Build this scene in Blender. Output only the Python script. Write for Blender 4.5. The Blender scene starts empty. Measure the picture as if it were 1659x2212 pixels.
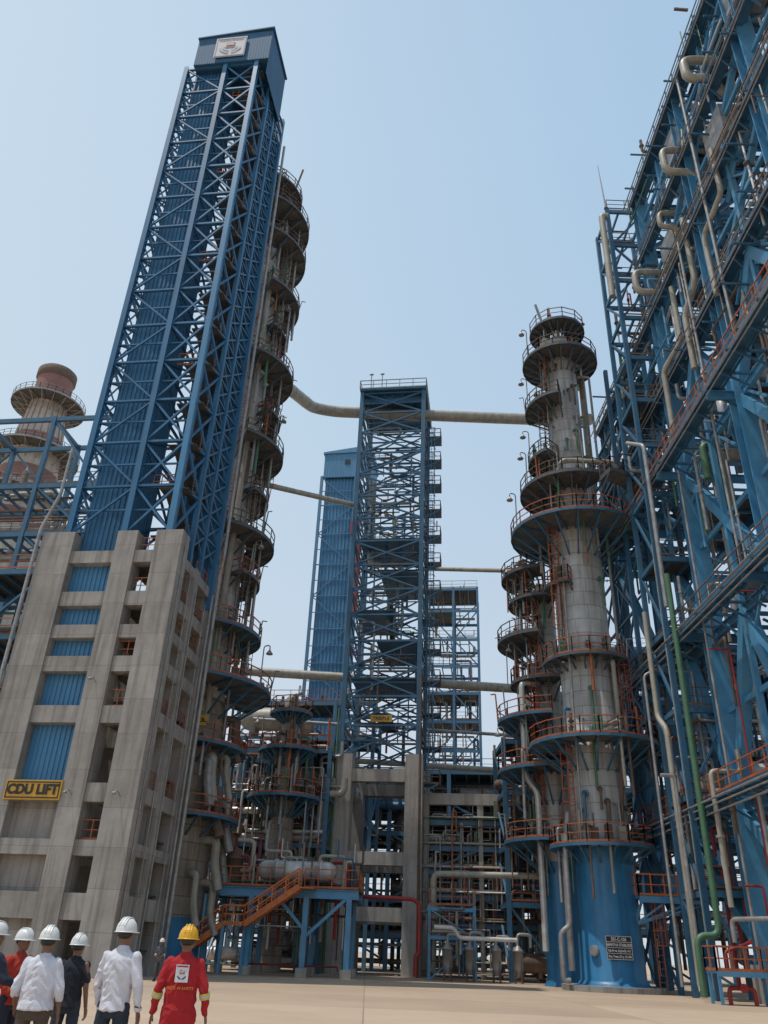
import bpy, math, random
from mathutils import Vector, Matrix, noise
V=Vector
scene=bpy.context.scene
COL=scene.collection
# ---------------------------------------------------------------- camera
TH=math.radians(28.8); ROLL=math.radians(2.37)
F=V((0,math.cos(TH),math.sin(TH))); R0=V((1,0,0)); U0=V((0,-math.sin(TH),math.cos(TH)))
Rv=R0*math.cos(ROLL)+U0*math.sin(ROLL); Uv=U0*math.cos(ROLL)-R0*math.sin(ROLL)
cd=bpy.data.cameras.new("camera"); cam=bpy.data.objects.new("camera",cd); COL.objects.link(cam)
cd.sensor_fit='VERTICAL'; cd.sensor_height=24; cd.lens=24/2/math.tan(math.atan(1106/1726)); cd.clip_end=5000
M=Matrix((( Rv.x,Uv.x,-F.x,0),(Rv.y,Uv.y,-F.y,0),(Rv.z,Uv.z,-F.z,1.6),(0,0,0,1)))
cam.matrix_world=M; scene.camera=cam
# ---------------------------------------------------------------- world / sun
EL=math.radians(73)
sunv=V((-0.85,-0.30,0)).normalized()*math.cos(EL)+V((0,0,math.sin(EL)))
w=bpy.data.worlds.new("World"); scene.world=w; w.use_nodes=True
nt=w.node_tree; bg=nt.nodes['Background']
sky=nt.nodes.new('ShaderNodeTexSky'); sky.sky_type='NISHITA'; sky.sun_disc=False
sky.sun_elevation=EL; sky.sun_rotation=math.atan2(sunv.x,sunv.y); sky.dust_density=3.0; sky.air_density=1.0; sky.ozone_density=1.5
wt=nt.nodes.new('ShaderNodeTexCoord'); ws=nt.nodes.new('ShaderNodeSeparateXYZ'); nt.links.new(wt.outputs['Generated'],ws.inputs[0])
wr=nt.nodes.new('ShaderNodeValToRGB'); nt.links.new(ws.outputs[2],wr.inputs[0])
els=wr.color_ramp.elements; els[0].position=0; els[0].color=(.68,.74,.79,1); els[1].position=1; els[1].color=(.29,.47,.70,1)
for p,c in ((.25,(.58,.68,.79,1)),(.55,(.45,.61,.78,1)),(.8,(.37,.56,.77,1))):
    e=els.new(p); e.color=c
hz=nt.nodes.new('ShaderNodeVectorMath'); hz.operation='DOT_PRODUCT'; nt.links.new(wt.outputs['Generated'],hz.inputs[0]); hz.inputs[1].default_value=V((-.80,.25,.55)).normalized()
mr=nt.nodes.new('ShaderNodeMapRange'); mr.inputs[1].default_value=.2; mr.inputs[2].default_value=1.0; mr.inputs[3].default_value=0; mr.inputs[4].default_value=.75; nt.links.new(hz.outputs['Value'],mr.inputs[0])
mh=nt.nodes.new('ShaderNodeMix'); mh.data_type='RGBA'; nt.links.new(mr.outputs[0],mh.inputs[0]); nt.links.new(wr.outputs[0],mh.inputs[6]); mh.inputs[7].default_value=(.68,.79,.87,1)
sc_=nt.nodes.new('ShaderNodeVectorMath'); sc_.operation='SCALE'; sc_.inputs['Scale'].default_value=1/.1; nt.links.new(mh.outputs[2],sc_.inputs[0])
mx=nt.nodes.new('ShaderNodeMix'); mx.data_type='RGBA'; mx.inputs[0].default_value=.88; nt.links.new(sky.outputs[0],mx.inputs[6]); nt.links.new(sc_.outputs[0],mx.inputs[7])
nt.links.new(mx.outputs[2],bg.inputs[0]); bg.inputs[1].default_value=0.105
sl=bpy.data.lights.new("sun",'SUN'); sl.energy=2.7; sl.angle=math.radians(.5); sl.color=(1,.94,.86)
so=bpy.data.objects.new("sun",sl); COL.objects.link(so); so.rotation_euler=sunv.to_track_quat('Z','Y').to_euler(); so.location=(0,0,100)
scene.view_settings.view_transform='Standard'; scene.view_settings.look='None'; scene.view_settings.exposure=0
# ---------------------------------------------------------------- materials
def mat(name,c1,c2=None,scale=3.0,rough=.6,metal=0.0,bump=0.0,streak=None,bscale=None,detail=5,streak_amt=.5,kind=None,kp=None):
    m=bpy.data.materials.new(name); m.use_nodes=True; n=m.node_tree.nodes; l=m.node_tree.links
    b=n['Principled BSDF']; b.inputs['Roughness'].default_value=rough; b.inputs['Metallic'].default_value=metal
    tc=n.new('ShaderNodeTexCoord')
    if c2 is None: c2=tuple(x*.75 for x in c1)
    no=n.new('ShaderNodeTexNoise'); no.inputs['Scale'].default_value=scale; no.inputs['Detail'].default_value=detail; no.inputs['Roughness'].default_value=.65
    l.new(tc.outputs['Object'],no.inputs['Vector'])
    cr=n.new('ShaderNodeValToRGB'); cr.color_ramp.elements[0].position=.35; cr.color_ramp.elements[1].position=.68
    cr.color_ramp.elements[0].color=(*c2,1); cr.color_ramp.elements[1].color=(*c1,1)
    l.new(no.outputs[0],cr.inputs[0]); out=cr.outputs[0]
    def mix(fac,a,bc,blend='MIX'):
        mx=n.new('ShaderNodeMix'); mx.data_type='RGBA'; mx.blend_type=blend
        if isinstance(fac,float): mx.inputs[0].default_value=fac
        else: l.new(fac,mx.inputs[0])
        l.new(a,mx.inputs[6])
        if isinstance(bc,tuple): mx.inputs[7].default_value=(*bc,1)
        else: l.new(bc,mx.inputs[7])
        return mx.outputs[2]
    if streak:
        mp=n.new('ShaderNodeMapping'); mp.inputs['Scale'].default_value=(2.2,2.2,.16); l.new(tc.outputs['Object'],mp.inputs[0])
        n2=n.new('ShaderNodeTexNoise'); n2.inputs['Scale'].default_value=1.3; n2.inputs['Detail'].default_value=6; l.new(mp.outputs[0],n2.inputs['Vector'])
        r2=n.new('ShaderNodeValToRGB'); r2.color_ramp.elements[0].position=.46; r2.color_ramp.elements[1].position=.70
        r2.color_ramp.elements[0].color=(0,0,0,1); r2.color_ramp.elements[1].color=(streak_amt,)*3+(1,)
        l.new(n2.outputs[0],r2.inputs[0]); out=mix(r2.outputs[0],out,streak)
    if kind:
        br=n.new('ShaderNodeTexBrick')
        if kind=='shell':
            sx=n.new('ShaderNodeSeparateXYZ'); l.new(tc.outputs['Object'],sx.inputs[0])
            at=n.new('ShaderNodeMath'); at.operation='ARCTAN2'; l.new(sx.outputs[1],at.inputs[0]); l.new(sx.outputs[0],at.inputs[1])
            mu=n.new('ShaderNodeMath'); mu.operation='MULTIPLY'; mu.inputs[1].default_value=2.2; l.new(at.outputs[0],mu.inputs[0])
            cx=n.new('ShaderNodeCombineXYZ'); l.new(mu.outputs[0],cx.inputs[0]); l.new(sx.outputs[2],cx.inputs[1]); l.new(cx.outputs[0],br.inputs['Vector'])
        elif kind=='form':
            sx=n.new('ShaderNodeSeparateXYZ'); l.new(tc.outputs['Object'],sx.inputs[0])
            ad=n.new('ShaderNodeMath'); ad.operation='ADD'; l.new(sx.outputs[0],ad.inputs[0]); l.new(sx.outputs[1],ad.inputs[1])
            cx=n.new('ShaderNodeCombineXYZ'); l.new(ad.outputs[0],cx.inputs[0]); l.new(sx.outputs[2],cx.inputs[1]); l.new(cx.outputs[0],br.inputs['Vector'])
        else: l.new(tc.outputs['Object'],br.inputs['Vector'])
        bw,rh,mo,dark,off=kp
        br.inputs['Scale'].default_value=1; br.inputs['Brick Width'].default_value=bw; br.inputs['Row Height'].default_value=rh; br.inputs['Mortar Size'].default_value=mo
        br.offset=off; br.inputs['Color1'].default_value=(1,1,1,1); br.inputs['Color2'].default_value=(.82,.82,.81,1); br.inputs['Mortar'].default_value=(dark,dark,dark,1)
        out=mix(1.0,out,br.outputs[0],'MULTIPLY')
    l.new(out,b.inputs['Base Color'])
    if bump:
        bn=n.new('ShaderNodeBump'); bn.inputs['Strength'].default_value=bump; bn.inputs['Distance'].default_value=.05
        n3=n.new('ShaderNodeTexNoise'); n3.inputs['Scale'].default_value=bscale or scale*6; n3.inputs['Detail'].default_value=6
        l.new(tc.outputs['Object'],n3.inputs['Vector']); l.new(n3.outputs[0],bn.inputs['Height']); l.new(bn.outputs[0],b.inputs['Normal'])
    return m
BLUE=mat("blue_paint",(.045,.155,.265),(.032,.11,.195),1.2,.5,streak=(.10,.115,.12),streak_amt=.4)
BLUEB=mat("lighter_blue_paint",(.085,.31,.52),(.058,.23,.41),.9,.45,streak=(.18,.22,.24),streak_amt=.4)  # lighter, stronger blue than the main steel paint
CLAD=mat("blue_cladding",(.032,.15,.295),(.026,.12,.24),.5,.5,streak=(.03,.07,.12),streak_amt=.5)
CROWN=mat("crown_blue_sheet",(.026,.11,.22),(.022,.095,.19),.4,.7,streak=(.025,.065,.12),streak_amt=.4)
STEEL=mat("weathered_platform_steel",(.085,.125,.16),(.05,.075,.10),1.5,.6,streak=(.12,.08,.06),streak_amt=.5)
FARB=mat("hazed_blue_paint",(.095,.225,.355),(.075,.185,.295),1,.6)  # distance haze put into the colour: paler blue for far steelwork
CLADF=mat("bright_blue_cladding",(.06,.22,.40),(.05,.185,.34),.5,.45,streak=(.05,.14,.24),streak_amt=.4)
CLADH=mat("hazed_blue_cladding",(.09,.25,.41),(.075,.215,.36),.5,.5,streak=(.07,.17,.27),streak_amt=.4)  # second lift tower sheeting, paled in its base colour to stand for haze
CONC=mat("weathered_concrete",(.39,.365,.34),(.29,.27,.25),.5,.9,bump=.3,streak=(.13,.115,.10),streak_amt=.62,kind='form',kp=(2.6,1.9,.014,.62,.5))
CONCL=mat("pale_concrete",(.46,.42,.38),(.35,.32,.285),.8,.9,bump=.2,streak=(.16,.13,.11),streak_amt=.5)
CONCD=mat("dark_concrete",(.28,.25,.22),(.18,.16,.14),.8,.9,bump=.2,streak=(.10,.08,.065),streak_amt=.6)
SHELL=mat("insulation_cladding",(.60,.59,.57),(.44,.43,.41),.7,.5,metal=.05,streak=(.24,.19,.14),streak_amt=.6,kind='shell',kp=(2.3,1.05,.03,.5,.5))
SHELLB=mat("brown_insulation_cladding",(.38,.335,.28),(.24,.205,.17),.7,.5,metal=.05,streak=(.15,.09,.055),streak_amt=.6,kind='shell',kp=(2.3,1.05,.03,.45,.5))
SKIRT=mat("blue_skirt_paint",(.042,.215,.42),(.03,.165,.33),.8,.4,streak=(.018,.08,.16),streak_amt=.55)
BEIGE=mat("beige_pipe_cladding",(.41,.39,.33),(.31,.29,.24),1.5,.5,metal=.05,streak=(.18,.14,.10))
GALV=mat("galvanised_metal",(.38,.375,.365),(.23,.225,.22),2,.45,metal=.25)
SILV=mat("aluminium_cladding",(.68,.67,.65),(.48,.46,.44),1.5,.4,metal=.25)
RUST=mat("rusty_brown_steel",(.19,.12,.085),(.10,.075,.06),2.5,.8)
ORNG=mat("orange_safety_paint",(.48,.13,.04),(.27,.085,.045),2.0,.6)
ORNB=mat("bright_orange_stair_paint",(.64,.19,.05),(.46,.125,.035),2.0,.55)
GRAT=mat("dark_grating",(.11,.105,.10),(.065,.062,.06),3,.8)
DECKM=mat("platform_plate",(.17,.16,.15),(.10,.09,.08),2,.8)
RED=mat("red_paint",(.36,.03,.025),(.24,.02,.02),2,.5)
MARN=mat("dull_emblem_red",(.22,.045,.05),(.17,.035,.04),2,.6)
GREEN=mat("green_pipe_paint",(.08,.19,.105),(.06,.14,.08),2,.5)
YELL=mat("yellow_sign_paint",(.60,.34,.03),(.48,.26,.03),2,.5)
BLACK=mat("black_paint",(.012,.012,.014),(.02,.02,.02),2,.5)
WHITE=mat("white_paint",(.68,.68,.69),(.56,.56,.58),2,.5)
DULLW=mat("dull_white_panel",(.46,.47,.50),(.38,.39,.42),1,.6)
LOGOB=mat("emblem_blue",(.03,.06,.18),(.03,.05,.14),2,.5)
STKW=mat("stack_cream",(.54,.48,.41),(.42,.37,.31),.4,.8,streak=(.24,.19,.15))
STKR=mat("stack_brown",(.29,.155,.125),(.22,.115,.095),.4,.8)
GRND=mat("paved_ground",(.54,.405,.29),(.43,.32,.23),.12,.9,bump=.15,bscale=6,detail=10,kind='slab',kp=(9.0,7.5,.025,.6,.0))
# ---------------------------------------------------------------- mesh builder
class MB:
    def __init__(s): s.v=[];s.f=[];s.sm=[]
    def add(s,vs,fs,smooth=False):
        o=len(s.v); s.v+=[tuple(v) for v in vs]; s.f+=[tuple(i+o for i in f) for f in fs]; s.sm+=[smooth]*len(fs)
    def box(s,x0,x1,y0,y1,z0,z1):
        vs=[(x,y,z) for z in (z0,z1) for y in (y0,y1) for x in (x0,x1)]
        s.add(vs,[(0,2,3,1),(4,5,7,6),(0,1,5,4),(2,6,7,3),(0,4,6,2),(1,3,7,5)])
    def frame(s,d):
        d=d.normalized()
        side=V((1,0,0)) if abs(d.z)>.999 else d.cross(V((0,0,1))).normalized()
        return side,side.cross(d).normalized()
    def beam(s,p,q,w=.2,h=None,so=0,uo=0):
        p=V(p);q=V(q); h=h or w; a,b=s.frame(q-p); o=a*so+b*uo
        vs=[c+o+a*i*w/2+b*j*h/2 for c in (p,q) for i,j in ((-1,-1),(1,-1),(1,1),(-1,1))]
        s.add(vs,[(0,1,2,3),(7,6,5,4),(0,4,5,1),(1,5,6,2),(2,6,7,3),(3,7,4,0)])
    def ibeam(s,p,q,w=.4,h=.6,t=.04):
        s.beam(p,q,w,t,0,h/2); s.beam(p,q,w,t,0,-h/2); s.beam(p,q,t,h-t)
    def cyl(s,p,q,r0,r1=None,n=14,cap=True):
        p=V(p);q=V(q); r1=r0 if r1 is None else r1; a,b=s.frame(q-p)
        vs=[];
        for c,r in ((p,r0),(q,r1)):
            for i in range(n):
                t=2*math.pi*i/n; vs.append(c+a*math.cos(t)*r+b*math.sin(t)*r)
        s.add(vs,[(i,(i+1)%n,n+(i+1)%n,n+i) for i in range(n)],True)
        if cap: s.add(vs,[tuple(range(n))[::-1],tuple(range(n,2*n))])
    def tube(s,pts,r,n=8,br=None):
        pts=[V(p) for p in pts]; br=br or r*2.2; path=[pts[0]]
        for i in range(1,len(pts)-1):
            a,b,c=pts[i-1],pts[i],pts[i+1]; d1=(a-b); d2=(c-b); k=min(br,d1.length*.45,d2.length*.45)
            p0=b+d1.normalized()*k; p2=b+d2.normalized()*k
            for j in range(6):
                t=j/5; path.append(p0*(1-t)**2+b*2*t*(1-t)+p2*t*t)
        path.append(pts[-1])
        d=(path[1]-path[0]).normalized(); a,b=s.frame(d); vs=[]
        for i,p in enumerate(path):
            if i>0:
                nd=(path[min(i+1,len(path)-1)]-path[i-1])
                if nd.length>1e-6:
                    nd.normalize(); a=(a-nd*a.dot(nd)).normalized(); b=a.cross(nd)
            for k in range(n):
                t=2*math.pi*k/n; vs.append(p+a*math.cos(t)*r+b*math.sin(t)*r)
        fs=[]
        for i in range(len(path)-1):
            for k in range(n): fs.append((i*n+k,i*n+(k+1)%n,(i+1)*n+(k+1)%n,(i+1)*n+k))
        s.add(vs,fs,True)
        s.add(vs[:n],[tuple(range(n))]); s.add(vs[-n:],[tuple(range(n))])
    def ring(s,z,r0,r1,t,a0=0,a1=360,n=28):
        vs=[];full=abs(a1-a0)>=360
        for i in range(n+1):
            a=math.radians(a0+(a1-a0)*i/n); c,si=math.cos(a),math.sin(a)
            vs+=[(r0*c,r0*si,z),(r1*c,r1*si,z),(r1*c,r1*si,z-t),(r0*c,r0*si,z-t)]
        fs=[]
        for i in range(n):
            o=i*4;p=o+4
            fs+=[(o,o+1,p+1,p),(o+1,o+2,p+2,p+1),(o+2,o+3,p+3,p+2),(o+3,o,p,p+3)]
        if not full: fs+=[(0,3,2,1),(4*n,4*n+1,4*n+2,4*n+3)]
        s.add(vs,fs)
    def revolve(s,prof,n=32,cx=0,cy=0):
        vs=[(cx+r*math.cos(2*math.pi*k/n),cy+r*math.sin(2*math.pi*k/n),z) for r,z in prof for k in range(n)]
        s.add(vs,[(i*n+k,i*n+(k+1)%n,(i+1)*n+(k+1)%n,(i+1)*n+k) for i in range(len(prof)-1) for k in range(n)],True)
        s.add(vs[:n],[tuple(range(n))[::-1]]); s.add(vs[-n:],[tuple(range(n))])
    def ell(s,c,r,nu=14,nv=10):
        c=V(c); vs=[c+V((0,0,-r[2]))]
        for j in range(1,nv):
            ph=-math.pi/2+math.pi*j/nv
            for i in range(nu):
                t=2*math.pi*i/nu; vs.append(c+V((r[0]*math.cos(ph)*math.cos(t),r[1]*math.cos(ph)*math.sin(t),r[2]*math.sin(ph))))
        vs.append(c+V((0,0,r[2]))); fs=[]
        for i in range(nu): fs.append((0,1+(i+1)%nu,1+i))
        for j in range(nv-2):
            for i in range(nu): a=1+j*nu; fs.append((a+i,a+(i+1)%nu,a+nu+(i+1)%nu,a+nu+i))
        L=len(vs)-1;a=1+(nv-2)*nu
        for i in range(nu): fs.append((a+i,a+(i+1)%nu,L))
        s.add(vs,fs,True)
    def cap(s,p,q,r0,r1,n=12):
        s.cyl(p,q,r0,r1,n); s.ell(p,(r0,)*3,n,8); s.ell(q,(r1,)*3,n,8)
    def loft(s,secs,n=24):
        vs=[(cx+rx*math.cos(2*math.pi*k/n),cy+ry*math.sin(2*math.pi*k/n),z) for cx,cy,z,rx,ry in secs for k in range(n)]
        s.add(vs,[(i*n+k,i*n+(k+1)%n,(i+1)*n+(k+1)%n,(i+1)*n+k) for i in range(len(secs)-1) for k in range(n)],True)
        s.add(vs[:n],[tuple(range(n))[::-1]]); s.add(vs[-n:],[tuple(range(n))])
    def rail(s,pts,h=1.1,r=.045,sp=1.5):
        pts=[V(p) for p in pts]
        for a,b in zip(pts[:-1],pts[1:]):
            up=V((0,0,1))
            for k,th in ((h,r*1.3),(h*.52,r),(.08,r)): s.beam(a+up*k,b+up*k,th,th if k>.1 else .12)
            L=(b-a).length; m=max(1,round(L/sp))
            for i in range(m+1):
                p=a.lerp(b,i/m); s.beam(p,p+up*h,r*1.25)
    def ladder(s,p,z0,z1,out,cage=True):
        p=V(p); out=V(out).normalized(); sd=out.cross(V((0,0,1)))
        for k in (-.25,.25): s.beam((p+sd*k)+V((0,0,z0)),(p+sd*k)+V((0,0,z1)),.06)
        z=z0+.3
        while z<z1: s.beam(p+sd*-.25+V((0,0,z)),p+sd*.25+V((0,0,z)),.035); z+=.35
        if cage:
            z=z0+2.2
            while z<z1:
                q=[p+sd*(.4*math.cos(t))+out*(.05+.7*math.sin(t))+V((0,0,z)) for t in [math.pi*i/6 for i in range(7)]]
                for a,b in zip(q[:-1],q[1:]): s.beam(a,b,.045)
                z+=.8
            for t in (math.pi*.2,math.pi*.5,math.pi*.8):
                q=p+sd*(.4*math.cos(t))+out*(.05+.7*math.sin(t)); s.beam(q+V((0,0,z0+2.2)),q+V((0,0,z1)),.04)
    def corr(s,x0,x1,y,z0,z1,pitch=.28,dep=.07,axis='x'):
        n=max(2,int(abs(x1-x0)/pitch*2)); vs=[]; pts=[]
        for i in range(n//2+1):
            t=x0+(x1-x0)*i/(n//2); st=(x1-x0)/(n//2)
            pts+=[(t,y),(t+st*.35,y),(t+st*.5,y-dep),(t+st*.85,y-dep)]
        pts=[p for p in pts if min(x0,x1)-1e-6<=p[0]<=max(x0,x1)+1e-6]
        for x,yy in pts:
            for z in (z0,z1): vs.append((x,yy,z) if axis=='x' else (yy,x,z))
        s.add(vs,[(2*i,2*i+2,2*i+3,2*i+1) for i in range(len(pts)-1)])
def mesh_of(mb,name):
    me=bpy.data.meshes.new(name); me.from_pydata(mb.v,[],mb.f); me.polygons.foreach_set('use_smooth',mb.sm); me.update(); return me
def link(me,name,parent,m,label=None):
    o=bpy.data.objects.new(name,me); me.materials.clear(); me.materials.append(m); COL.objects.link(o)
    if parent: o.parent=parent
    if label: o["label"]=label
    return o
def part(mb,name,parent,m,label=None): return link(mesh_of(mb,name),name,parent,m,label)
def thing(name,label,cat,loc=(0,0,0),rot=0,group=None):
    o=bpy.data.objects.new(name,None); COL.objects.link(o); o.location=loc; o.rotation_euler=(0,0,math.radians(rot)); o.empty_display_size=.5
    o["label"]=label; o["category"]=cat
    if group: o["group"]=group
    return o
def text(parent,s,size,loc,m,name="lettering",rz=0,align='CENTER',bold=0.0,sx=1.0):
    cu=bpy.data.curves.new("t",'FONT'); cu.body=s; cu.size=size; cu.extrude=.006; cu.align_x=align; cu.align_y='CENTER'; cu.offset=bold
    ob=bpy.data.objects.new("t",cu); COL.objects.link(ob); dg=bpy.context.evaluated_depsgraph_get()
    me=bpy.data.meshes.new_from_object(ob.evaluated_get(dg)); bpy.data.objects.remove(ob)
    me.transform(Matrix.Translation(V(loc))@Matrix.Rotation(rz,4,'Z')@Matrix.Rotation(math.pi/2,4,'X')@Matrix.Diagonal((sx,1,1,1)))
    return link(me,name,parent,m)
def one(fn,name,root,m,*a,**k):
    mb=MB(); getattr(mb,fn)(*a,**k); return part(mb,name,root,m)
# ---------------------------------------------------------------- ground
g=MB(); g.add([(-1500,-1500,0),(1500,-1500,0),(1500,1500,0),(-1500,1500,0)],[(0,1,2,3)])
gr=part(g,"ground",None,GRND); gr["kind"]="structure"
# ---------------------------------------------------------------- generic builders
def lattice(mb,p0,p1,zs,w=.14,style='X',hz=True):
    p0=V(p0);p1=V(p1)
    for i in range(len(zs)-1):
        a=p0+V((0,0,zs[i]));b=p1+V((0,0,zs[i]));c=p0+V((0,0,zs[i+1]));d=p1+V((0,0,zs[i+1]))
        if hz: mb.beam(c,d,w*1.1)
        if style=='X' or (style=='Z' and i%2==0): mb.beam(a,d,w)
        if style=='X' or (style=='Z' and i%2==1): mb.beam(b,c,w*.96)
def frange(a,b,n): return [a+(b-a)*i/n for i in range(n+1)]
crng=random.Random(77)
def clutter(p,rc,ro,z,a0,a1,n,ms):
    for i in range(n):
        a=math.radians(crng.uniform(a0,a1)); r=crng.uniform(rc+.35,ro-.25); c,s=math.cos(a),math.sin(a); x,y=r*c,r*s; mb=MB(); k=crng.random(); h=crng.uniform(.6,2.3)
        if k<.35: mb.cyl((x,y,z),(x,y,z+h),crng.uniform(.05,.12),n=7); mb.cyl((x,y,z+h*.6),(x,y,z+h*.6+.08),.2,n=8)
        elif k<.65: mb.tube([(rc*c,rc*s,z+h*.6),(x,y,z+h*.6),(x,y,z-1.5-h)],crng.uniform(.04,.12),7)
        elif k<.85: mb.box(x-.2,x+.25,y-.15,y+.2,z+.02,z+.4+h*.4); mb.cyl((x,y,z+.4),(x,y,z+h+.5),.05,n=6)
        else: mb.beam((ro*c,ro*s,z),(ro*c*1.04,ro*s*1.04,z+h+.2),.07); mb.beam((ro*c*1.04,ro*s*1.04,z+h+.2),((ro+.35)*c*1.04,(ro+.35)*s*1.04,z+h+.15),.06)
        part(mb,"platform_fitting",p,crng.choice(ms))
FM_=[GALV,RUST,BEIGE,ORNG,GALV,GREEN]
def ring_platform(root,z,rc,ro,a0,a1,rm=None,dm=None,lamp=None,h=1.1,cl=5):
    full=abs(a1-a0)>=360
    mb=MB(); mb.ring(z,rc+.05,ro,.06,a0,a1); mb.ring(z+.005,ro-.02,ro+.05,.2,a0,a1)
    nb=max(3,int(abs(a1-a0)/20))
    for i in range(nb+(0 if full else 1)):
        a=math.radians(a0+(a1-a0)*i/nb); c,s=math.cos(a),math.sin(a)
        mb.beam((rc*c,rc*s,z-.15),(ro*c,ro*s,z-.15),.12,.2); mb.beam((rc*c,rc*s,z-1.7*(ro-rc)/2.2),((ro-.2)*c,(ro-.2)*s,z-.25),.11)
    p=part(mb,"platform",root,dm or BLUE)
    mb=MB(); mb.ring(z+.012,rc+.1,ro-.05,.075,a0+.5,a1-.5); part(mb,"deck_plate",p,DECKM)
    n=max(6,int(math.radians(abs(a1-a0))*ro/1.2))
    pts=[(ro*math.cos(math.radians(a0+(a1-a0)*i/n)),ro*math.sin(math.radians(a0+(a1-a0)*i/n)),z) for i in range(n+1)]
    if not full:
        for k,pt in ((0,a0),(1,a1)):
            q=((rc+.1)*math.cos(math.radians(pt)),(rc+.1)*math.sin(math.radians(pt)),z)
            pts=[q]+pts if k==0 else pts+[q]
    mb=MB(); mb.rail(pts,h,.05,1.0); part(mb,"railing",p,rm or ORNG)
    if lamp is not None:
        a=math.radians(lamp); x,y=ro*math.cos(a),ro*math.sin(a); mb=MB()
        mb.tube([(x,y,z),(x,y,z+2.9),(x+.5*math.cos(a),y+.5*math.sin(a),z+2.9),(x+.5*math.cos(a),y+.5*math.sin(a),z+2.5)],.045,6,.25)
        cx,cy=x+.5*math.cos(a),y+.5*math.sin(a); mb.revolve([(.06,z+2.55),(.12,z+2.45),(.26,z+2.25),(.24,z+2.22)],12,cx,cy)
        part(mb,"platform_lamp",p,GALV)
    clutter(p,rc,ro,z,a0,a1,cl,FM_)
    return p
PM=[BEIGE,GALV,GALV,RUST,GRAT,SILV,BEIGE,GALV,RUST,RED,GREEN,BLUE]
def rpipes(root,n,x0,x1,y0,y1,z0,z1,rng,rmin=.07,rmax=.3,levels=None,horiz=.6,mats=None,name="pipe"):
    for i in range(n):
        r=rmin+(rmax-rmin)*rng.random()**2.2
        y=rng.uniform(y0,y1); mb=MB(); z=rng.choice(levels)+r+.3 if levels and rng.random()<.7 else rng.uniform(z0,z1)
        if rng.random()<horiz:
            xa=rng.uniform(x0,x0+(x1-x0)*.5); xb=rng.uniform(x0+(x1-x0)*.5,x1); pts=[(xa,y,z),(xb,y,z)]
            if rng.random()<.7: dz=rng.uniform(-3,3); pts=[(xa,y,max(.3,z+dz))]+pts
            if rng.random()<.6: dz=rng.uniform(-4,3); pts=pts+[(xb,y,max(.3,z+dz))]
        else:
            x=rng.uniform(x0,x1); za=max(.2,rng.uniform(z0,z0+(z1-z0)*.6)); zb=min(z1,za+rng.uniform(3,9)); dx=rng.uniform(-1.8,1.8)
            pts=[(x,y,za),(x,y,zb),(x+dx,y,zb),(x+dx,y,zb+rng.choice((-1.5,1.2)))]
        mb.tube(pts,r,8)
        a,b=V(pts[0]),V(pts[1]); m=(a+b)/2; d=(b-a).normalized(); mb.cyl(m-d*.06,m+d*.06,r*1.6,n=10)
        mt=rng.choice(mats or PM)
        if r>.13 and mt in (RED,GREEN): mt=GALV
        part(mb,name,root,mt)
def equip(root,n,x0,x1,y0,y1,levels,rng):
    for i in range(n):
        x=rng.uniform(x0+.8,x1-.8); y=rng.uniform(y0+.6,y1-.6); z=rng.choice(levels)+.26; r=rng.uniform(.35,.8); mb=MB()
        if rng.random()<.5:
            L=rng.uniform(1,2.4); mb.cyl((x-L,y,z+r+.3),(x+L,y,z+r+.3),r,n=14); mb.cyl((x-L-.25,y,z+r+.3),(x-L,y,z+r+.3),r*.6,r,n=14); mb.cyl((x+L,y,z+r+.3),(x+L+.25,y,z+r+.3),r,r*.6,n=14); mb.box(x-L*.6,x-L*.4,y-r*.7,y+r*.7,z,z+r*.8); mb.box(x+L*.4,x+L*.6,y-r*.7,y+r*.7,z,z+r*.8)
        else:
            H=rng.uniform(1.4,2.6); mb.revolve([(r*.6,z+.2),(r,z+.5),(r,z+H),(r*.5,z+H+.4),(.1,z+H+.5),(.1,z+H+.9)],14,x,y)
            for k in (-1,1): mb.beam((x+k*r*.7,y,z),(x+k*r*.7,y,z+.7),.1)
        part(mb,"process_vessel",root,rng.choice([SILV,BEIGE,GALV,RUST,SHELLB]))
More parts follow.
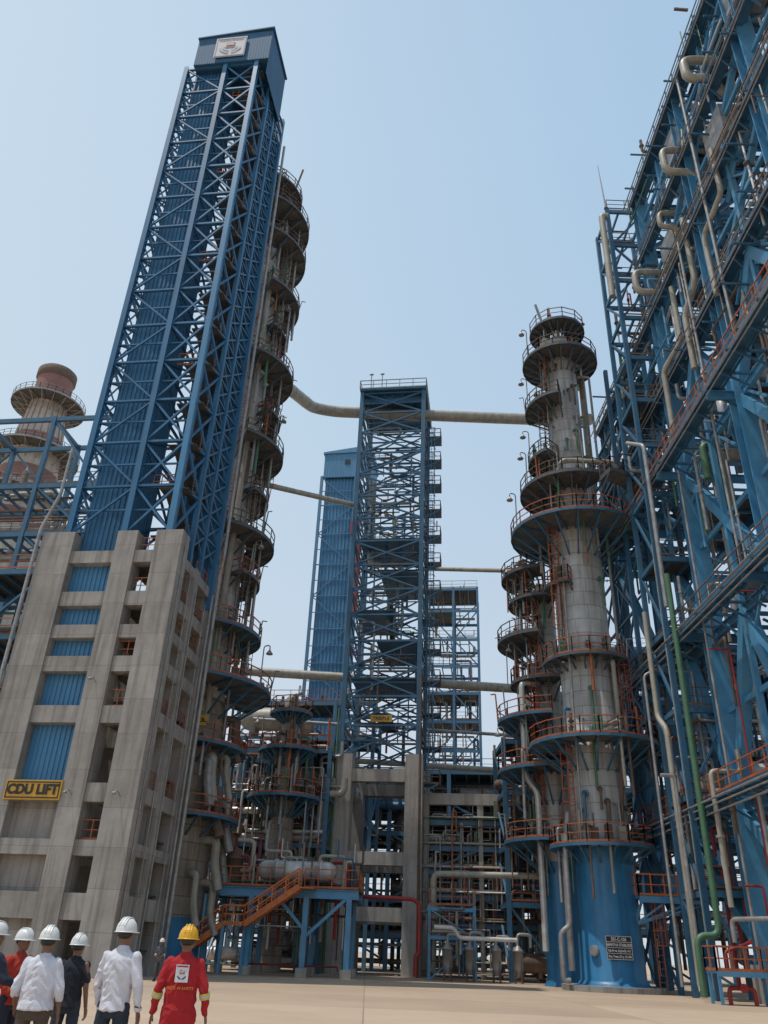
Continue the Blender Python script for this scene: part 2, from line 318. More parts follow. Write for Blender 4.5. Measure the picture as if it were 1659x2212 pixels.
def structure(name,label,cat,loc,rot,xs,ys,levels,post=.35,bm=BLUE,pm=None,brace=True,npipes=20,seed=1,rmax=.3,missing=.25,rail=ORNG,rsp=1.8,neq=0,opentop=False):
    rng=random.Random(seed); root=thing(name,label,cat,loc,rot); top=levels[-1]
    for x in xs:
        for y in ys:
            mb=MB(); mb.box(x-post/2,x+post/2,y-post/2,y+post/2,0,top+.3); part(mb,"post",root,pm or bm)
    for z in levels:
        mb=MB()
        for y in ys: mb.beam((xs[0],y,z),(xs[-1],y,z),post*.7,post*1.15)
        for x in xs: mb.beam((x,ys[0],z-.02),(x,ys[-1],z-.02),post*.6,post)
        x=xs[0]+1
        while x<xs[-1] and not (opentop and z==top): mb.beam((x,ys[0],z+.05),(x,ys[-1],z+.05),.14,.25); x+=1.3
        part(mb,"floor_frame",root,bm)
    if brace:
        mb=MB(); zz=[0]+levels
        for yi,y in enumerate((ys[0],ys[-1])):
            for i in range(len(xs)-1):
                for j in range(len(zz)-1):
                    if rng.random()<.55:
                        a,b=(xs[i],xs[i+1]) if rng.random()<.5 else (xs[i+1],xs[i]); mb.beam((a,y+.02,zz[j]),(b,y+.02,zz[j+1]),post*.5)
        for x in (xs[0],xs[-1]):
            for i in range(len(ys)-1):
                for j in range(len(zz)-1):
                    if rng.random()<.7: mb.beam((x,ys[i],zz[j]),(x,ys[i+1],zz[j+1]),post*.5)
        if mb.v: part(mb,"diagonal_bracing",root,bm)
    for z in levels:
        if opentop and z==top: continue
        for i in range(len(xs)-1):
            for j in range(len(ys)-1):
                if rng.random()>missing: one('box',"deck",root,GRAT,xs[i]+.0,xs[i+1]+.0,ys[j]+.0,ys[j+1]-.0,z+.2,z+.25)
        mb=MB(); mb.rail([(xs[0],ys[0]-.1,z+.25),(xs[-1],ys[0]-.1,z+.25)],1.1,.04,rsp); part(mb,"railing",root,rail)
    rpipes(root,npipes,xs[0],xs[-1],ys[0]-.3,ys[-1],.5,top-(6 if opentop else 0),rng,.06,rmax,levels[:-1] if opentop else levels)
    if neq: equip(root,neq,xs[0],xs[-1],ys[0],ys[-1],[0]+levels[:-1],rng)
    return root
# ================================================================ LIFT TOWER
LT=thing("lift_tower","tall blue lattice lift tower with clad shaft on weathered concrete base","tower",(-12.2,43.6,0),-8)
beams=[(21.7,22.5),(18.9,19.8),(16.9,17.7),(14.9,15.8),(12.0,12.95),(7.9,8.85),(5.3,6.05),(2.4,3.6)]
for x0,x1 in ((-1.7,0),(-4.2,-2.9),(-9.1,-7.0)): one('box',"concrete_pilaster",LT,CONC,x0,x1,0,1.2,0,23.8)
for y0,y1,zt in ((3.1,3.8,22.6),(6.2,7.0,22.0)): one('box',"concrete_pilaster",LT,CONC,-1.4,-.03,y0,y1,0,zt)
for x0,x1 in ((-9.1,-7.6),(-4.2,-3.0)): one('box',"concrete_pilaster",LT,CONC,x0,x1,6.0,7.0,0,22.4)
for a,b in beams:
    one('box',"concrete_beam",LT,CONC,-9.05,-1.5,.12,.9,a,b); one('box',"concrete_beam",LT,CONC,-9.0,-.2,6.35,6.85,a,b)
    one('box',"concrete_beam",LT,CONC,-.95,-.12,1.1,6.4,a+.15,b); one('box',"concrete_beam",LT,CONC,-8.9,-8.1,1.1,6.3,a,b)
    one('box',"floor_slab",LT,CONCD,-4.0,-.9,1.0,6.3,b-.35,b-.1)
for a,b in ((3.55,5.35),(6.0,7.95),(0,2.45)): one('box',"infill_wall",LT,CONC,-7.1,-4.1,.75,.95,a,b)
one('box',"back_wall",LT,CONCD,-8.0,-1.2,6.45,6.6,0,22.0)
for hi,lo in ((21.75,19.75),(18.95,17.65),(16.95,15.75),(14.95,12.9),(12.05,8.8)):
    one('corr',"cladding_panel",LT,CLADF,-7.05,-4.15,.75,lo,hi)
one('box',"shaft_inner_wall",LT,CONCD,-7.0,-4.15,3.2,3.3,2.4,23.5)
for i,(a,b) in enumerate(beams[:-1]):
    for pts,sp in (([(-2.95,.5,b),(-1.65,.5,b)],.6),([(-.4,1.2,b),(-.4,3.0,b)],.8),([(-.4,3.9,b),(-.4,6.0,b)],.8)):
        if (i+len(pts)+int(sp*10))%3!=1 or i in(0,4): one('rail',"landing_railing",LT,ORNG,pts,1.0,.04,sp)
mb=MB()
zs=[0,2.4,5.3,7.9,12,14.9,16.9,18.9,21.7,23.8]+frange(27.2,71,13)
for i in range(len(zs)-1):
    a,b=zs[i],zs[i+1]; m=(a+b)/2
    mb.beam((-.9,1.4,a),(-.9,5.2,m),.8,.12); mb.beam((-1.9,5.2,m),(-1.9,1.4,b),.8,.12); mb.box(-2.4,-.5,5.2,6.1,m-.08,m); mb.box(-2.4,-.5,.7,1.4,b-.08,b)
part(mb,"staircase",LT,GRAT)
for i in range(9,len(zs)-1):
    a,b=zs[i],zs[i+1]; m=(a+b)/2
    one('rail',"stair_railing",LT,RUST,[(-.5,1.4,a),(-.5,5.2,m)],1.0,.035,1.2)
    if i%3==0: one('rail',"landing_railing",LT,ORNG,[(-2.9,.7,b),(-1.3,.7,b)],1.0,.04,.6)
lev=frange(23.8,71.6,14)
for x in [-7.6,-3.9,-1.0]:
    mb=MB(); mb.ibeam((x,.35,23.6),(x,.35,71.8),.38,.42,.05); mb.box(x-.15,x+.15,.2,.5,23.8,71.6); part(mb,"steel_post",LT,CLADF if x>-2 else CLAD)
for x in (-7.6,-3.9,-.1): one('beam',"steel_post",LT,CLAD,(x,6.3,21),(x,6.3,71.8),.42)
for y in (2.4,4.4): one('beam',"steel_post",LT,CLAD,(-.35,y,22),(-.35,y,71.8),.3)
mb=MB()
lattice(mb,(-3.9,.35,0),(-1.0,.35,0),lev,.15,'X'); 
half=frange(23.8,71.6,28)
lattice(mb,(-7.6,.35,0),(-3.9,.35,0),lev,.13,'Z'); lattice(mb,(-7.6,.45,0),(-3.9,.45,0),half,.1,'N'); lattice(mb,(-3.9,.5,0),(-1.0,.5,0),half,.1,'N')
lattice(mb,(-7.6,.35,0),(-6.9,.8,0),half,.1,'X')
lattice(mb,(-1.0,.35,0),(-.35,2.4,0),lev,.15,'X'); lattice(mb,(-.35,2.4,0),(-.35,4.4,0),half,.13,'X'); lattice(mb,(-.35,4.4,0),(-.1,6.3,0),half,.13,'X')
lattice(mb,(-7.6,6.3,0),(-3.9,6.3,0),lev,.15,'X'); lattice(mb,(-3.9,6.3,0),(-.1,6.3,0),lev,.15,'X')
lattice(mb,(-7.6,.35,0),(-7.6,6.3,0),lev,.15,'X'); lattice(mb,(-3.9,.35,0),(-3.9,6.3,0),lev,.15,'Z')
part(mb,"lattice_bracing",LT,CLAD)
one('corr',"clad_shaft_front",LT,CLAD,-6.95,-3.98,.95,22.0,71.6,.3,.08)
mb=MB(); mb.corr(.95,3.6,-3.95,22.0,71.6,.3,-.08,'y'); mb.box(-6.9,-4.05,3.6,3.7,22,71.6); mb.box(-7.0,-6.95,1,3.6,22,71.6); part(mb,"clad_shaft_side",LT,CLAD)
one('corr',"rear_cladding",LT,CLAD,-4.0,-.3,6.15,22.0,71.6,.4,.08)
mb=MB(); mb.box(-6.9,.1,.0,4.9,71.7,71.85); mb.corr(-6.9,.1,.0,71.7,75.9,.25,.005); mb.corr(0.0,4.9,.1,69.6,75.9,.25,-.005,'y'); mb.box(-6.9,-6.8,.05,4.9,71.7,75.9); mb.box(-6.9,.05,4.8,4.9,69.6,75.9)
mb.add([(-7.0,-.15,75.6),(.25,-.15,76.2),(.25,5,76.2),(-7.0,5,75.6),(-7.0,-.15,75.75),(.25,-.15,76.35),(.25,5,76.35),(-7.0,5,75.75)],[(0,3,2,1),(4,5,6,7),(0,1,5,4),(1,2,6,5),(2,3,7,6),(3,0,4,7)])
HH=part(mb,"headhouse",LT,CROWN)
EM=one('box',"emblem_panel",HH,DULLW,-5.1,-2.2,-.16,-.1,72.3,75.2)
mb=MB()
for z0,z1,x0,x1 in ((72.4,72.5,-5.0,-2.3),(75.0,75.1,-5.0,-2.3),(72.4,75.1,-5.04,-4.94),(72.4,75.1,-2.36,-2.26)): mb.box(x0,x1,-.18,-.165,z0,z1)
part(mb,"emblem_border",EM,LOGOB)
mb=MB(); mb.box(-4.05,-3.25,-.185,-.165,73.85,74.4); mb.box(-4.3,-3.0,-.187,-.165,73.6,73.75)
part(mb,"emblem_red_bars",EM,MARN)
one('box',"emblem_black_mark",EM,BLACK,-3.98,-3.32,-.195,-.188,73.92,74.33)
mb=MB()
for cx,a0,a1,r in ((-3.65,195,262,1.1),(-3.65,278,345,1.1),(-3.65,195,262,.78),(-3.65,278,345,.78)):
    vs=[]
    for i in range(13):
        a=math.radians(a0+(a1-a0)*i/12)
        for rr in (r,r-.22): vs.append((cx+rr*1.0*math.cos(a),-.19,73.85+rr*math.sin(a)))
    mb.add(vs,[(2*i,2*i+1,2*i+3,2*i+2) for i in range(12)])
part(mb,"emblem_wings",EM,LOGOB)
text(EM,"HINDUSTAN PETROLEUM",.2,(-3.65,-.18,74.78),MARN,bold=0)
SG=thing("building_sign","yellow framed sign with black lettering reading CDU LIFT","sign",(-12.2,43.6,0),-8)
SP=one('box',"sign_board",SG,YELL,-7.3,-4.15,-.12,.0,7.9,8.9)
mb=MB()
for z in (7.98,8.76): mb.box(-7.22,-4.23,-.14,-.125,z,z+.06)
for x in (-7.22,-4.29): mb.box(x,x+.06,-.139,-.126,7.98,8.82)
part(mb,"sign_border",SP,BLACK)
text(SP,"CDU LIFT",.68,(-5.72,-.15,8.4),BLACK,bold=.032,sx=.98)
one('tube',"downpipe",LT,GALV,[(-9.3,-.1,0),(-9.3,-.1,24),(-8.6,-.1,26.5),(-8.6,-.1,30)],.11,8)
one('tube',"downpipe",LT,GALV,[(.15,6.9,0),(.15,6.9,24),(.45,6.4,25),(.45,6.4,68)],.12,8); one('tube',"downpipe",LT,GALV,[(.12,6.2,0),(.12,6.2,22)],.07,6)
for y,z1 in ((.6,23),(2.2,22),(3.5,21),(5.3,21)): one('tube',"conduit",LT,GALV,[(.04,y,0),(.04,y,z1)],.035,6)
for x,z in ((-3.55,8.2),(-.9,8.2),(-3.55,14.2)):
    mb=MB(); mb.tube([(x,0,z),(x,-.5,z+.2),(x,-.7,z+.05)],.03,6); mb.ell((x,-.75,z),(.12,.16,.08)); part(mb,"wall_lamp",LT,GALV)
# ================================================================ MAIN COLUMN
MC=thing("distillation_column","tall grey insulated distillation column ringed by many platforms","column",(-13.8,58,0),-8)
one('revolve',"upper_shell",MC,SHELL,[(2.75,17),(2.72,18),(2.65,60),(2.0,62),(2.0,68),(1.4,69.2),(.5,69.8),(.45,71)])
one('revolve',"lower_shell",MC,SHELLB,[(3.1,3),(3.1,16),(2.75,17.02)])
one('revolve',"skirt",MC,SKIRT,[(3.35,0),(3.35,.3),(3.15,.4),(3.15,3.02)])
for z in (9,13.6): ring_platform(MC,z,3.1,4.7,-150,80,cl=6)
ZP=(17.8,22,26.6,29.8,34,38.4,42.0,46.7,51.3,55.4,61.5)
A0=(-100,-60,-30,-75,-28,-52,-20,-68,-30,-48,-100); RO=(6.0,4.8,4.2,5.0,4.1,4.9,4.3,5.0,4.0,4.8,4.9)
for i,z in enumerate(ZP): ring_platform(MC,z,2.75,RO[i],A0[i],(60 if i==0 else 80+(i%3)*12),ORNG if i<3 else RUST,dm=BLUE if i<2 else STEEL,lamp=(-15 if i in (0,5,2,8) else None),cl=13)
for z,a,r in ((63.8,-20,3.3),(65.8,-75,4.9),(68.4,-40,3.4),(70.2,-100,3.8)): ring_platform(MC,z,1.9,r,a,110,RUST,dm=STEEL,cl=12)
ring_platform(MC,72.4,.5,2.2,0,360,RUST,dm=STEEL,cl=8)
for i in range(11):
    z0=ZP[i]; z1=(ZP+(65,))[i+1]
    a=math.radians(-20 if i%2 else 25); one('ladder',"ladder",MC,RUST,(3.6*math.cos(a),3.6*math.sin(a),0),z0,z1+1,(math.cos(a),math.sin(a),0))
    if i%2: a=math.radians(-55); one('ladder',"ladder",MC,ORNG,(3.2*math.cos(a),3.2*math.sin(a),0),z0,z1+1,(math.cos(a),math.sin(a),0))
one('tube',"riser_pipe",MC,BEIGE,[(2.3,-1.9,15),(2.5,-1.9,40),(2.5,-1.9,58),(1.4,-1.6,58)],.25,10)
one('tube',"riser_pipe",MC,GALV,[(3.0,-.9,19),(3.0,-.9,50),(2.0,-.8,50)],.12,8)
one('tube',"riser_pipe",MC,GALV,[(4.0,.4,19),(4.0,.4,68)],.1,8)
one('tube',"overhead_line",MC,BEIGE,[(0,0,71),(0,0,73.2),(2.2,.2,73.2),(2.9,.2,60),(2.9,.2,49)],.36,12,1)
one('cyl',"davit",MC,RUST,(.8,-2.0,72),(1.1,-2.2,77.5),.16)
one('cyl',"davit",MC,RUST,(3.4,-1.0,70),(4.0,-1.0,73.2),.1)
rg=random.Random(3)
for k in range(60):
    a=math.radians(rg.uniform(-110,35)); z=rg.uniform(16,68); r=rg.uniform(.05,.15); c,s=math.cos(a),math.sin(a)
    mb=MB(); mb.tube([(1.9*c,1.9*s,z),(3.4*c,3.4*s,z),(3.4*c,3.4*s,z-rg.uniform(1.5,4))],r,8); mb.cyl((3.0*c,3.0*s,z),(3.08*c,3.08*s,z),r*1.8); part(mb,"nozzle_pipe",MC,rg.choice([BEIGE,GALV,RUST,GREEN,GALV]))
for k in range(22):
    a=math.radians(rg.uniform(-90,30)); z=rg.uniform(2,17); r=rg.uniform(.1,.34); c,s=math.cos(a),math.sin(a)
    mb=MB(); mb.tube([(3.0*c,3.0*s,z),(3.9*c,3.9*s,z),(3.9*c,3.9*s,z-rg.uniform(1,2)),(4.4*c,4.0*s,max(.4,z-3))],r,9); part(mb,"lower_pipe",MC,rg.choice([BEIGE,RUST,RUST,GALV]))
s1=one('box',"column_sign",MC,YELL,1.9,3.5,-5.05,-5.0,14.1,14.75)
text(s1,"CDU COL.",.36,(2.7,-5.07,14.42),BLACK,bold=.012)
# ================================================================ STACK
ST=thing("chimney_stack","banded cream and brown industrial chimney with ring platforms","chimney",(-56.9,110,0),0)
bands=[(50,55,STKW),(55,58,STKR),(58,63,STKW),(63,66,STKR),(66,70,STKW),(70,72.5,STKR),(72.5,79,STKW),(79,84.5,STKR)]
f=lambda z: 2.95 if z>78.9 else 3.05+(79-z)*.1
one('revolve',"lower_shaft",ST,STKW,[(7.2,0),(f(50),50)])
for a,b,m in bands: one('revolve',"painted_band",ST,m,[(f(a),a),(f(b),b)])
one('revolve',"rim",ST,RUST,[(3.0,84.5),(3.2,84.8),(3.2,86.2),(2.9,86.5)])
for z,ro in ((79.2,5.8),(69.3,6.9),(61,7.6)): ring_platform(ST,z,f(z),ro,0,360,GALV,GALV,cl=4)
mb=MB()
for k in range(22):
    a=2*math.pi*k/22; mb.beam(((f(72.5)+.03)*math.cos(a),(f(72.5)+.03)*math.sin(a),72.5),((f(78.8)+.05)*math.cos(a),(f(78.8)+.05)*math.sin(a),78.8),.07)
part(mb,"stiffener_ribs",ST,STKR)
# ================================================================ TRESTLE
TR=thing("trestle_tower","blue lattice trestle tower standing on concrete portal legs","tower",(-2.6,70,0),-8)
W=6.3
for x in (0,W):
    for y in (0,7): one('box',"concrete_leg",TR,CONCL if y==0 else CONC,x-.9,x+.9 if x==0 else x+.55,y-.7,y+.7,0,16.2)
for z in (15.0,8.6,4.6):
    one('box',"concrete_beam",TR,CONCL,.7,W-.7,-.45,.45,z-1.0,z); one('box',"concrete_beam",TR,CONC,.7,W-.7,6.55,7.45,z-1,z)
    for x in (0,W): one('box',"concrete_beam",TR,CONC,x-.4,x+.4,.6,6.4,z-.95,z-.03)
for x in (-.25,W+.1):
    for y in (0,7): one('beam',"steel_post",TR,BLUE,(x,y,16.1),(x,y,54.9),.4)
zs=frange(16.2,54.6,15)
mb=MB()
lattice(mb,(-.2,0,0),(W,0,0),zs,.15); lattice(mb,(-.2,7,0),(W,7,0),zs,.15); lattice(mb,(-.2,0,0),(-.2,7,0),zs,.14); lattice(mb,(W,0,0),(W,7,0),zs,.14)
lattice(mb,(.3,.1,0),(W-.3,.1,0),frange(16.2,54.6,30),.08,'N'); lattice(mb,(0,3.5,0),(W/2,3.5,0),frange(16.2,54.6,19),.11,'Z'); lattice(mb,(W/2,3.4,0),(W,3.4,0),frange(16.2,54.6,22),.11,'X')
part(mb,"lattice_bracing",TR,BLUE)
one('box',"top_deck",TR,BLUE,-.5,W+.4,-.4,7.4,54.8,55.0); one('box',"top_panel",TR,BLUE,-.1,W-.1,.5,.6,53.6,54.8)
for k in range(7): one('beam',"top_joist",TR,BLUE,(.4+k*.9,.2,54.4),(.4+k*.9,7,54.4),.12,.25)
for k,z in enumerate((19.8,23,26.4,29.5,33.4,37)): one('box',"intermediate_deck",TR,BLUE,.2 if k%2 else 2.4,W-.2 if k%3 else 3.8,.3,6.8,z,z+.12)
one('rail',"railing",TR,GALV,[(-.5,-.4,55),(W+.4,-.4,55),(W+.4,7.4,55),(-.5,7.4,55),(-.5,-.4,55)],1.1,.06)
for x in (.6,1.8):
    mb=MB(); mb.cyl((x,.2,55),(x,.2,57.4),.05,n=6); mb.ell((x,.2,57.4),(.25,.12,.12)); part(mb,"mast_lamp",TR,GALV)
for k in range(13):
    z=14+k*2.9; mb=MB(); mb.box(W+.35,W+1.9,.3,2.0,z,z+.06); mb.beam((W+.3,.3,z-.8),(W+1.8,.3,z),.08); p=part(mb,"side_platform",TR,BLUE)
    one('rail',"railing",p,RUST,[(W+.35,.3,z),(W+1.9,.3,z),(W+1.9,2,z)],1.1,.05,.8)
one('ladder',"ladder",TR,BLUE,(W+1.0,.6,0),14,50,(0,-1,0))
for k in range(10):
    z=18+k*3.2; one('rail',"inner_railing",TR,RUST,[(.4+(k%3),1.2,z),(3+(k%3),1.2,z)],1.0,.05,.7)
one('tube',"riser_pipe",TR,BEIGE,[(1.0,3,45),(1.0,3,35.5),(4.2,3,35.5),(4.2,3,33)],.3,10,.8)
for k,(x,m) in enumerate(((-.75,GREEN),(-.45,GREEN),(W+.35,RUST))):
    one('cyl',"riser_pipe",TR,m,(x,-.9,0),(x,-.9,17+3*k),.1,n=8)
s1=one('box',"tower_sign",TR,YELL,2.2,4.1,-.22,-.16,19.0,19.6)
text(s1,"TRESTLE",.38,(3.15,-.235,19.3),BLACK,bold=.008)
rpipes(TR,60,.3,W-.3,1,7,17,52,random.Random(4),.05,.17,horiz=.7)
# ================================================================ SECOND LIFT TOWER
L2=thing("lift_tower","blue clad lift tower with pitched headhouse beyond the trestle","tower",(-9.0,104,0),-8)
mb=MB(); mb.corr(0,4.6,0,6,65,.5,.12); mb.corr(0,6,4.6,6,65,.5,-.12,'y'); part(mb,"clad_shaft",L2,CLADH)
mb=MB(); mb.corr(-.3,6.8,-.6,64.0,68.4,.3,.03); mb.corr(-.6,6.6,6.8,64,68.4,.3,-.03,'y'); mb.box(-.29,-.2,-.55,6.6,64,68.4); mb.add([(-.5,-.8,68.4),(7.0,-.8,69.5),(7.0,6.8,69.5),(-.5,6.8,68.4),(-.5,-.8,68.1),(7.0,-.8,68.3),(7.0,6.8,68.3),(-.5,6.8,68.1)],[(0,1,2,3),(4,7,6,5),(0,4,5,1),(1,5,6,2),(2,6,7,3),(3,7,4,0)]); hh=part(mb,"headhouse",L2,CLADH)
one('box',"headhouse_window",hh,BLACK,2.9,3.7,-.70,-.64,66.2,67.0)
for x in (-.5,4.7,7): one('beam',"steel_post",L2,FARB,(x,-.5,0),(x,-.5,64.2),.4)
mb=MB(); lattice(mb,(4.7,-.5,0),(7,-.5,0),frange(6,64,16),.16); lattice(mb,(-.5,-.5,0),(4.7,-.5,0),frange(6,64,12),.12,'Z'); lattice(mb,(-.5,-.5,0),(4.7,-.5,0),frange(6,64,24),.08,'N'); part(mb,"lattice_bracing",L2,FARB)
for k in range(8): one('rail',"landing_railing",L2,RED,[(4.8,-.7,10+k*6.5),(6.9,-.7,10+k*6.5)],1.1,.07,.7)
one('tube',"red_riser",L2,RED,[(5.8,-1.2,42),(5.8,-1.2,52),(4.8,-1.2,54),(4.8,-1.2,56)],.3)
# ================================================================ STABILIZER COLUMN
SC=thing("stabilizer_column","grey clad stabilizer column with blue skirt and orange railed platforms","column",(15.0,55.5,0),0)
sk=one('revolve',"skirt",SC,SKIRT,[(2.45,0),(2.45,.28),(2.15,.34),(1.95,.6),(1.9,7.9)],40)
one('revolve',"shell",SC,SHELL,[(1.93,7.9),(1.93,8.2),(1.85,8.3),(1.85,30.6),(1.35,32.8),(1.35,49.4),(1.0,50.2),(.3,50.6)],36)
mb=MB(); mb.cyl((-1.3,-1.35,2.1),(-1.44,-1.48,2.1),.3,n=20); mb.cyl((-1.44,-1.48,2.1),(-1.47,-1.51,2.1),.24,n=20); part(mb,"access_hatch",sk,GALV)
one('ring',"plinth",SC,CONC,.3,2.45,3.1,.3)
R_=ring_platform
R_(SC,51.2,.6,2.4,0,360,GALV,dm=STEEL,lamp=20,cl=10); R_(SC,47.6,1.3,3.2,0,360,RUST,dm=STEEL,lamp=200,cl=18)
R_(SC,42.6,1.3,3.2,145,250,RUST,dm=STEEL,lamp=190,cl=9); R_(SC,37.3,1.3,3.2,145,225,RUST,dm=STEEL,lamp=185,cl=8)
R_(SC,34.4,1.3,4.0,110,300,RUST,dm=STEEL,lamp=200,cl=12); R_(SC,30.6,1.85,4.9,0,360,ORNG,lamp=195,cl=18); R_(SC,33.4,4.4,6.0,-75,20,RUST,dm=STEEL,lamp=-20)
R_(SC,20.3,1.85,3.0,170,400,ORNG,dm=STEEL,cl=9); R_(SC,14.4,1.85,4.3,0,360,ORNG,lamp=10,cl=16); R_(SC,8.0,1.95,3.3,150,330,ORNG,cl=9)
R_(SC,26,1.85,2.7,180,240,ORNG,dm=STEEL)
p_=MB(); p_.box(1.4,6.2,-2.2,-.2,5.0,5.15); 
for x in (1.6,3.2,4.8,6.0): p_.beam((1.3,-1.2,3.6),(x,-2.1,4.95),.12)
p_.beam((1.4,-2.2,4.95),(6.2,-2.2,4.95),.2,.35); pp=part(p_,"side_platform",SC,BLUEB)
one('rail',"railing",pp,ORNB,[(1.4,-.9,5.15),(1.4,-2.2,5.15),(6.2,-2.2,5.15),(6.2,-.2,5.15)],1.2,.06,.8)
one('ladder',"ladder",SC,ORNG,(2.55,-1.4,0),0.3,5.4,(.3,-1,0))
for (z0,z1,a) in ((8.3,14.4,210),(14.4,20.3,330),(20.3,30.6,215),(34.2,41.2,200),(41.2,47.2,215)):
    t=math.radians(a); rr=(2.3 if z0<31 else 1.8); one('ladder',"ladder",SC,ORNG if z0<30 else RUST,(rr*math.cos(t),rr*math.sin(t),0),z0,z1+1,(math.cos(t),math.sin(t),0))
for pts,r,m in (([(-1.5,-1.5,34.6),(-1.2,-2.6,36),(2.9,-2.6,36),(3.6,-2,34)],.2,BEIGE),
    ([(-2.6,-.6,1),(-2.6,-.6,7),(-2.2,-.6,10)],.2,GALV),([(-2.9,-1.3,.5),(-3.3,-1.3,.5),(-3.3,-1.3,3),(-2.7,-1.3,3.4),(-2.7,-1.3,8)],.16,GALV),
    ([(1.3,-1.4,20.0),(1.3,-2.2,20.0),(1.3,-2.2,14.8),(2.6,-2.2,14.5)],.17,BEIGE),([(-.4,-1.8,18),(-.4,-2.3,18),(-.4,-2.3,15)],.1,GREEN),
    ([(-1.5,-1.3,9),(-1.6,-1.8,9),(-1.6,-1.8,28),(-1.2,-1.2,28)],.08,GALV),
    ([(1.0,-1.7,9.5),(1.2,-2.1,13)],.12,RUST),([(1.9,-.6,21),(2.3,-.6,21),(2.3,-.6,46),(1.3,-.5,46)],.1,GALV),([(0,0,50.4),(0,0,53.0),(1.8,1,53.0),(2.3,1.6,47),(2.3,1.6,34)],.3,BEIGE)):
    one('tube',"column_pipe",SC,m,pts,r,10)
one('cyl',"davit",SC,GALV,(-.9,0,51),(-1.8,-.2,54.5),.12)
for k in range(46):
    a=math.radians(rg.uniform(190,350)); z=rg.choice((15,21,31,35,38,43,47,10,17,26,40))+rg.uniform(-.6,1.5); r=rg.uniform(.04,.11); rc=1.85 if z<31 else 1.3; c,s=math.cos(a),math.sin(a)
    mb=MB(); mb.tube([(rc*c*.9,rc*s*.9,z),((rc+.5)*c,(rc+.5)*s,z),((rc+.5)*c,(rc+.5)*s,z-rg.uniform(.6,2.5))],r,8); mb.cyl(((rc+.2)*c,(rc+.2)*s,z),((rc+.3)*c,(rc+.3)*s,z),r*2); part(mb,"nozzle",SC,rg.choice([GALV,GREEN,RUST,BEIGE,BLUE]))
TG=thing("equipment_sign","black and white equipment tag plate fixed to blue column skirt","sign",(14.85,55.5,0),0)
tb=one('box',"plate",TG,BLACK,-.65,.85,-2.02,-1.94,1.7,2.9)
mb=MB()
for z in (2.9,2.6,2.3,2.0,1.7): mb.box(-.65,.85,-2.035,-2.025,z-.013,z+.013)
for x in (-.65,.85): mb.box(x-.013,x+.013,-2.036,-2.024,1.7,2.9)
part(mb,"plate_lines",tb,WHITE)
for s_,z,sz in (("501-C-106",2.74,.27),("NAPHTHA STABILIZER",2.44,.2),("Cal. Press. (Kg/cm2): 14.1",2.14,.165),("Des. Temp. (Deg. C): 200",1.84,.165)):
    text(tb,s_,sz,(.1,-2.04,z),WHITE,bold=.006,sx=.78)
NC=thing("process_column","slender process column with stacked platforms and blue skirt","column",(13.4,61,0),0)
one('revolve',"skirt",NC,SKIRT,[(1.5,0),(1.3,.4),(1.2,7.5)])
one('revolve',"shell",NC,SHELL,[(1.15,7.5),(1.15,15),(.9,16),(.9,28),(.4,28.8)])
for i,z in enumerate((8.8,13.6,17.3,20.3,23.6,27,29.2)): R_(NC,z,.95,(3.8,4.1,4.0,2.9,3.8,2.8,3.3)[i],(110,95,100,130,120,120,130)[i],(300,270,260,280,250,280,260)[i],ORNG if i<4 else RUST,dm=BLUE if i<3 else STEEL,lamp=(200 if i in (1,3,5) else None),cl=14)
one('tube',"column_pipe",NC,SILV,[(-1.6,-1.5,2),(-1.6,-1.5,12),(-2.4,-1.5,13),(-2.4,-1.5,20),(-1,-1,20)],.22,10)
one('ladder',"ladder",NC,ORNG,(-1.2,-.9,0),8.8,29,(-.6,-.8,0))
# ================================================================ RIGHT STRUCTURE
RS=thing("air_cooler_structure","huge blue steel air cooler structure crowded with pipes and walkways","industrial structure",(20.4,0,0),0)
YT=[19.5,28,37,46]; YB=[54.5,62]; lv=[9.6,19.5,31,38,45,52,57.5]
for x in (0,7,14):
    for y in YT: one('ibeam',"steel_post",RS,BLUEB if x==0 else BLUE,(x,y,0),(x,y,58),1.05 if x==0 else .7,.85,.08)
    for y in YB: one('ibeam',"steel_post",RS,BLUE,(x,y,0),(x,y,45.5),.6,.6,.06)
for y,zt in ((54,46),(58,40),(62,40)): one('beam',"outer_post",RS,BLUE,(-1.9,y,0),(-1.9,y,zt),.3)
for z in lv:
    mb=MB()
    ys=YT+(YB if z<46 else [])
    for x in (0,7,14): mb.ibeam((x,ys[0],z-.4),(x,ys[-1],z-.4),.3,.55,.05)
    for y in ys: mb.ibeam((-2.0 if 9<z<32 else -.4,y,z-.42),(14,y,z-.42),.3,.5,.05)
    y=ys[0]+2
    while y<ys[-1]: mb.beam((-.1,y,z-.15),(14,y,z-.15),.14,.24); y+=2.1
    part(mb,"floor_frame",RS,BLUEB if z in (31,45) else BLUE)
for z in (14.5,25,34.5,41.5,48.5,55):
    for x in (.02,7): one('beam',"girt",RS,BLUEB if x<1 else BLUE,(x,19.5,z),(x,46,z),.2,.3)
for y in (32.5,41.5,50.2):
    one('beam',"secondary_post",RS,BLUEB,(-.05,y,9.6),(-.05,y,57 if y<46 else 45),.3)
zz=[0]+lv
for j in range(len(zz)-1):
    ys=YT+(YB if zz[j+1]<46 else [])
    for i in range(len(ys)-1):
        a,b=ys[i],ys[i+1]; m=(a+b)/2; z0,z1=zz[j],zz[j+1]-.5; mb=MB()
        if j in (1,3): mb.beam((.05,a,z0),(.05,m,z1),.6,.65); mb.beam((.07,b,z0),(.07,m,z1),.6,.65)
        elif j in (0,2): mb.beam((.05,a,z0+2 if j==0 else z0),(.05,b,z1),.55,.6)
        else: mb.beam((.05,b,z0),(.05,a,z1),.36)
        part(mb,"diagonal_brace",RS,BLUEB)
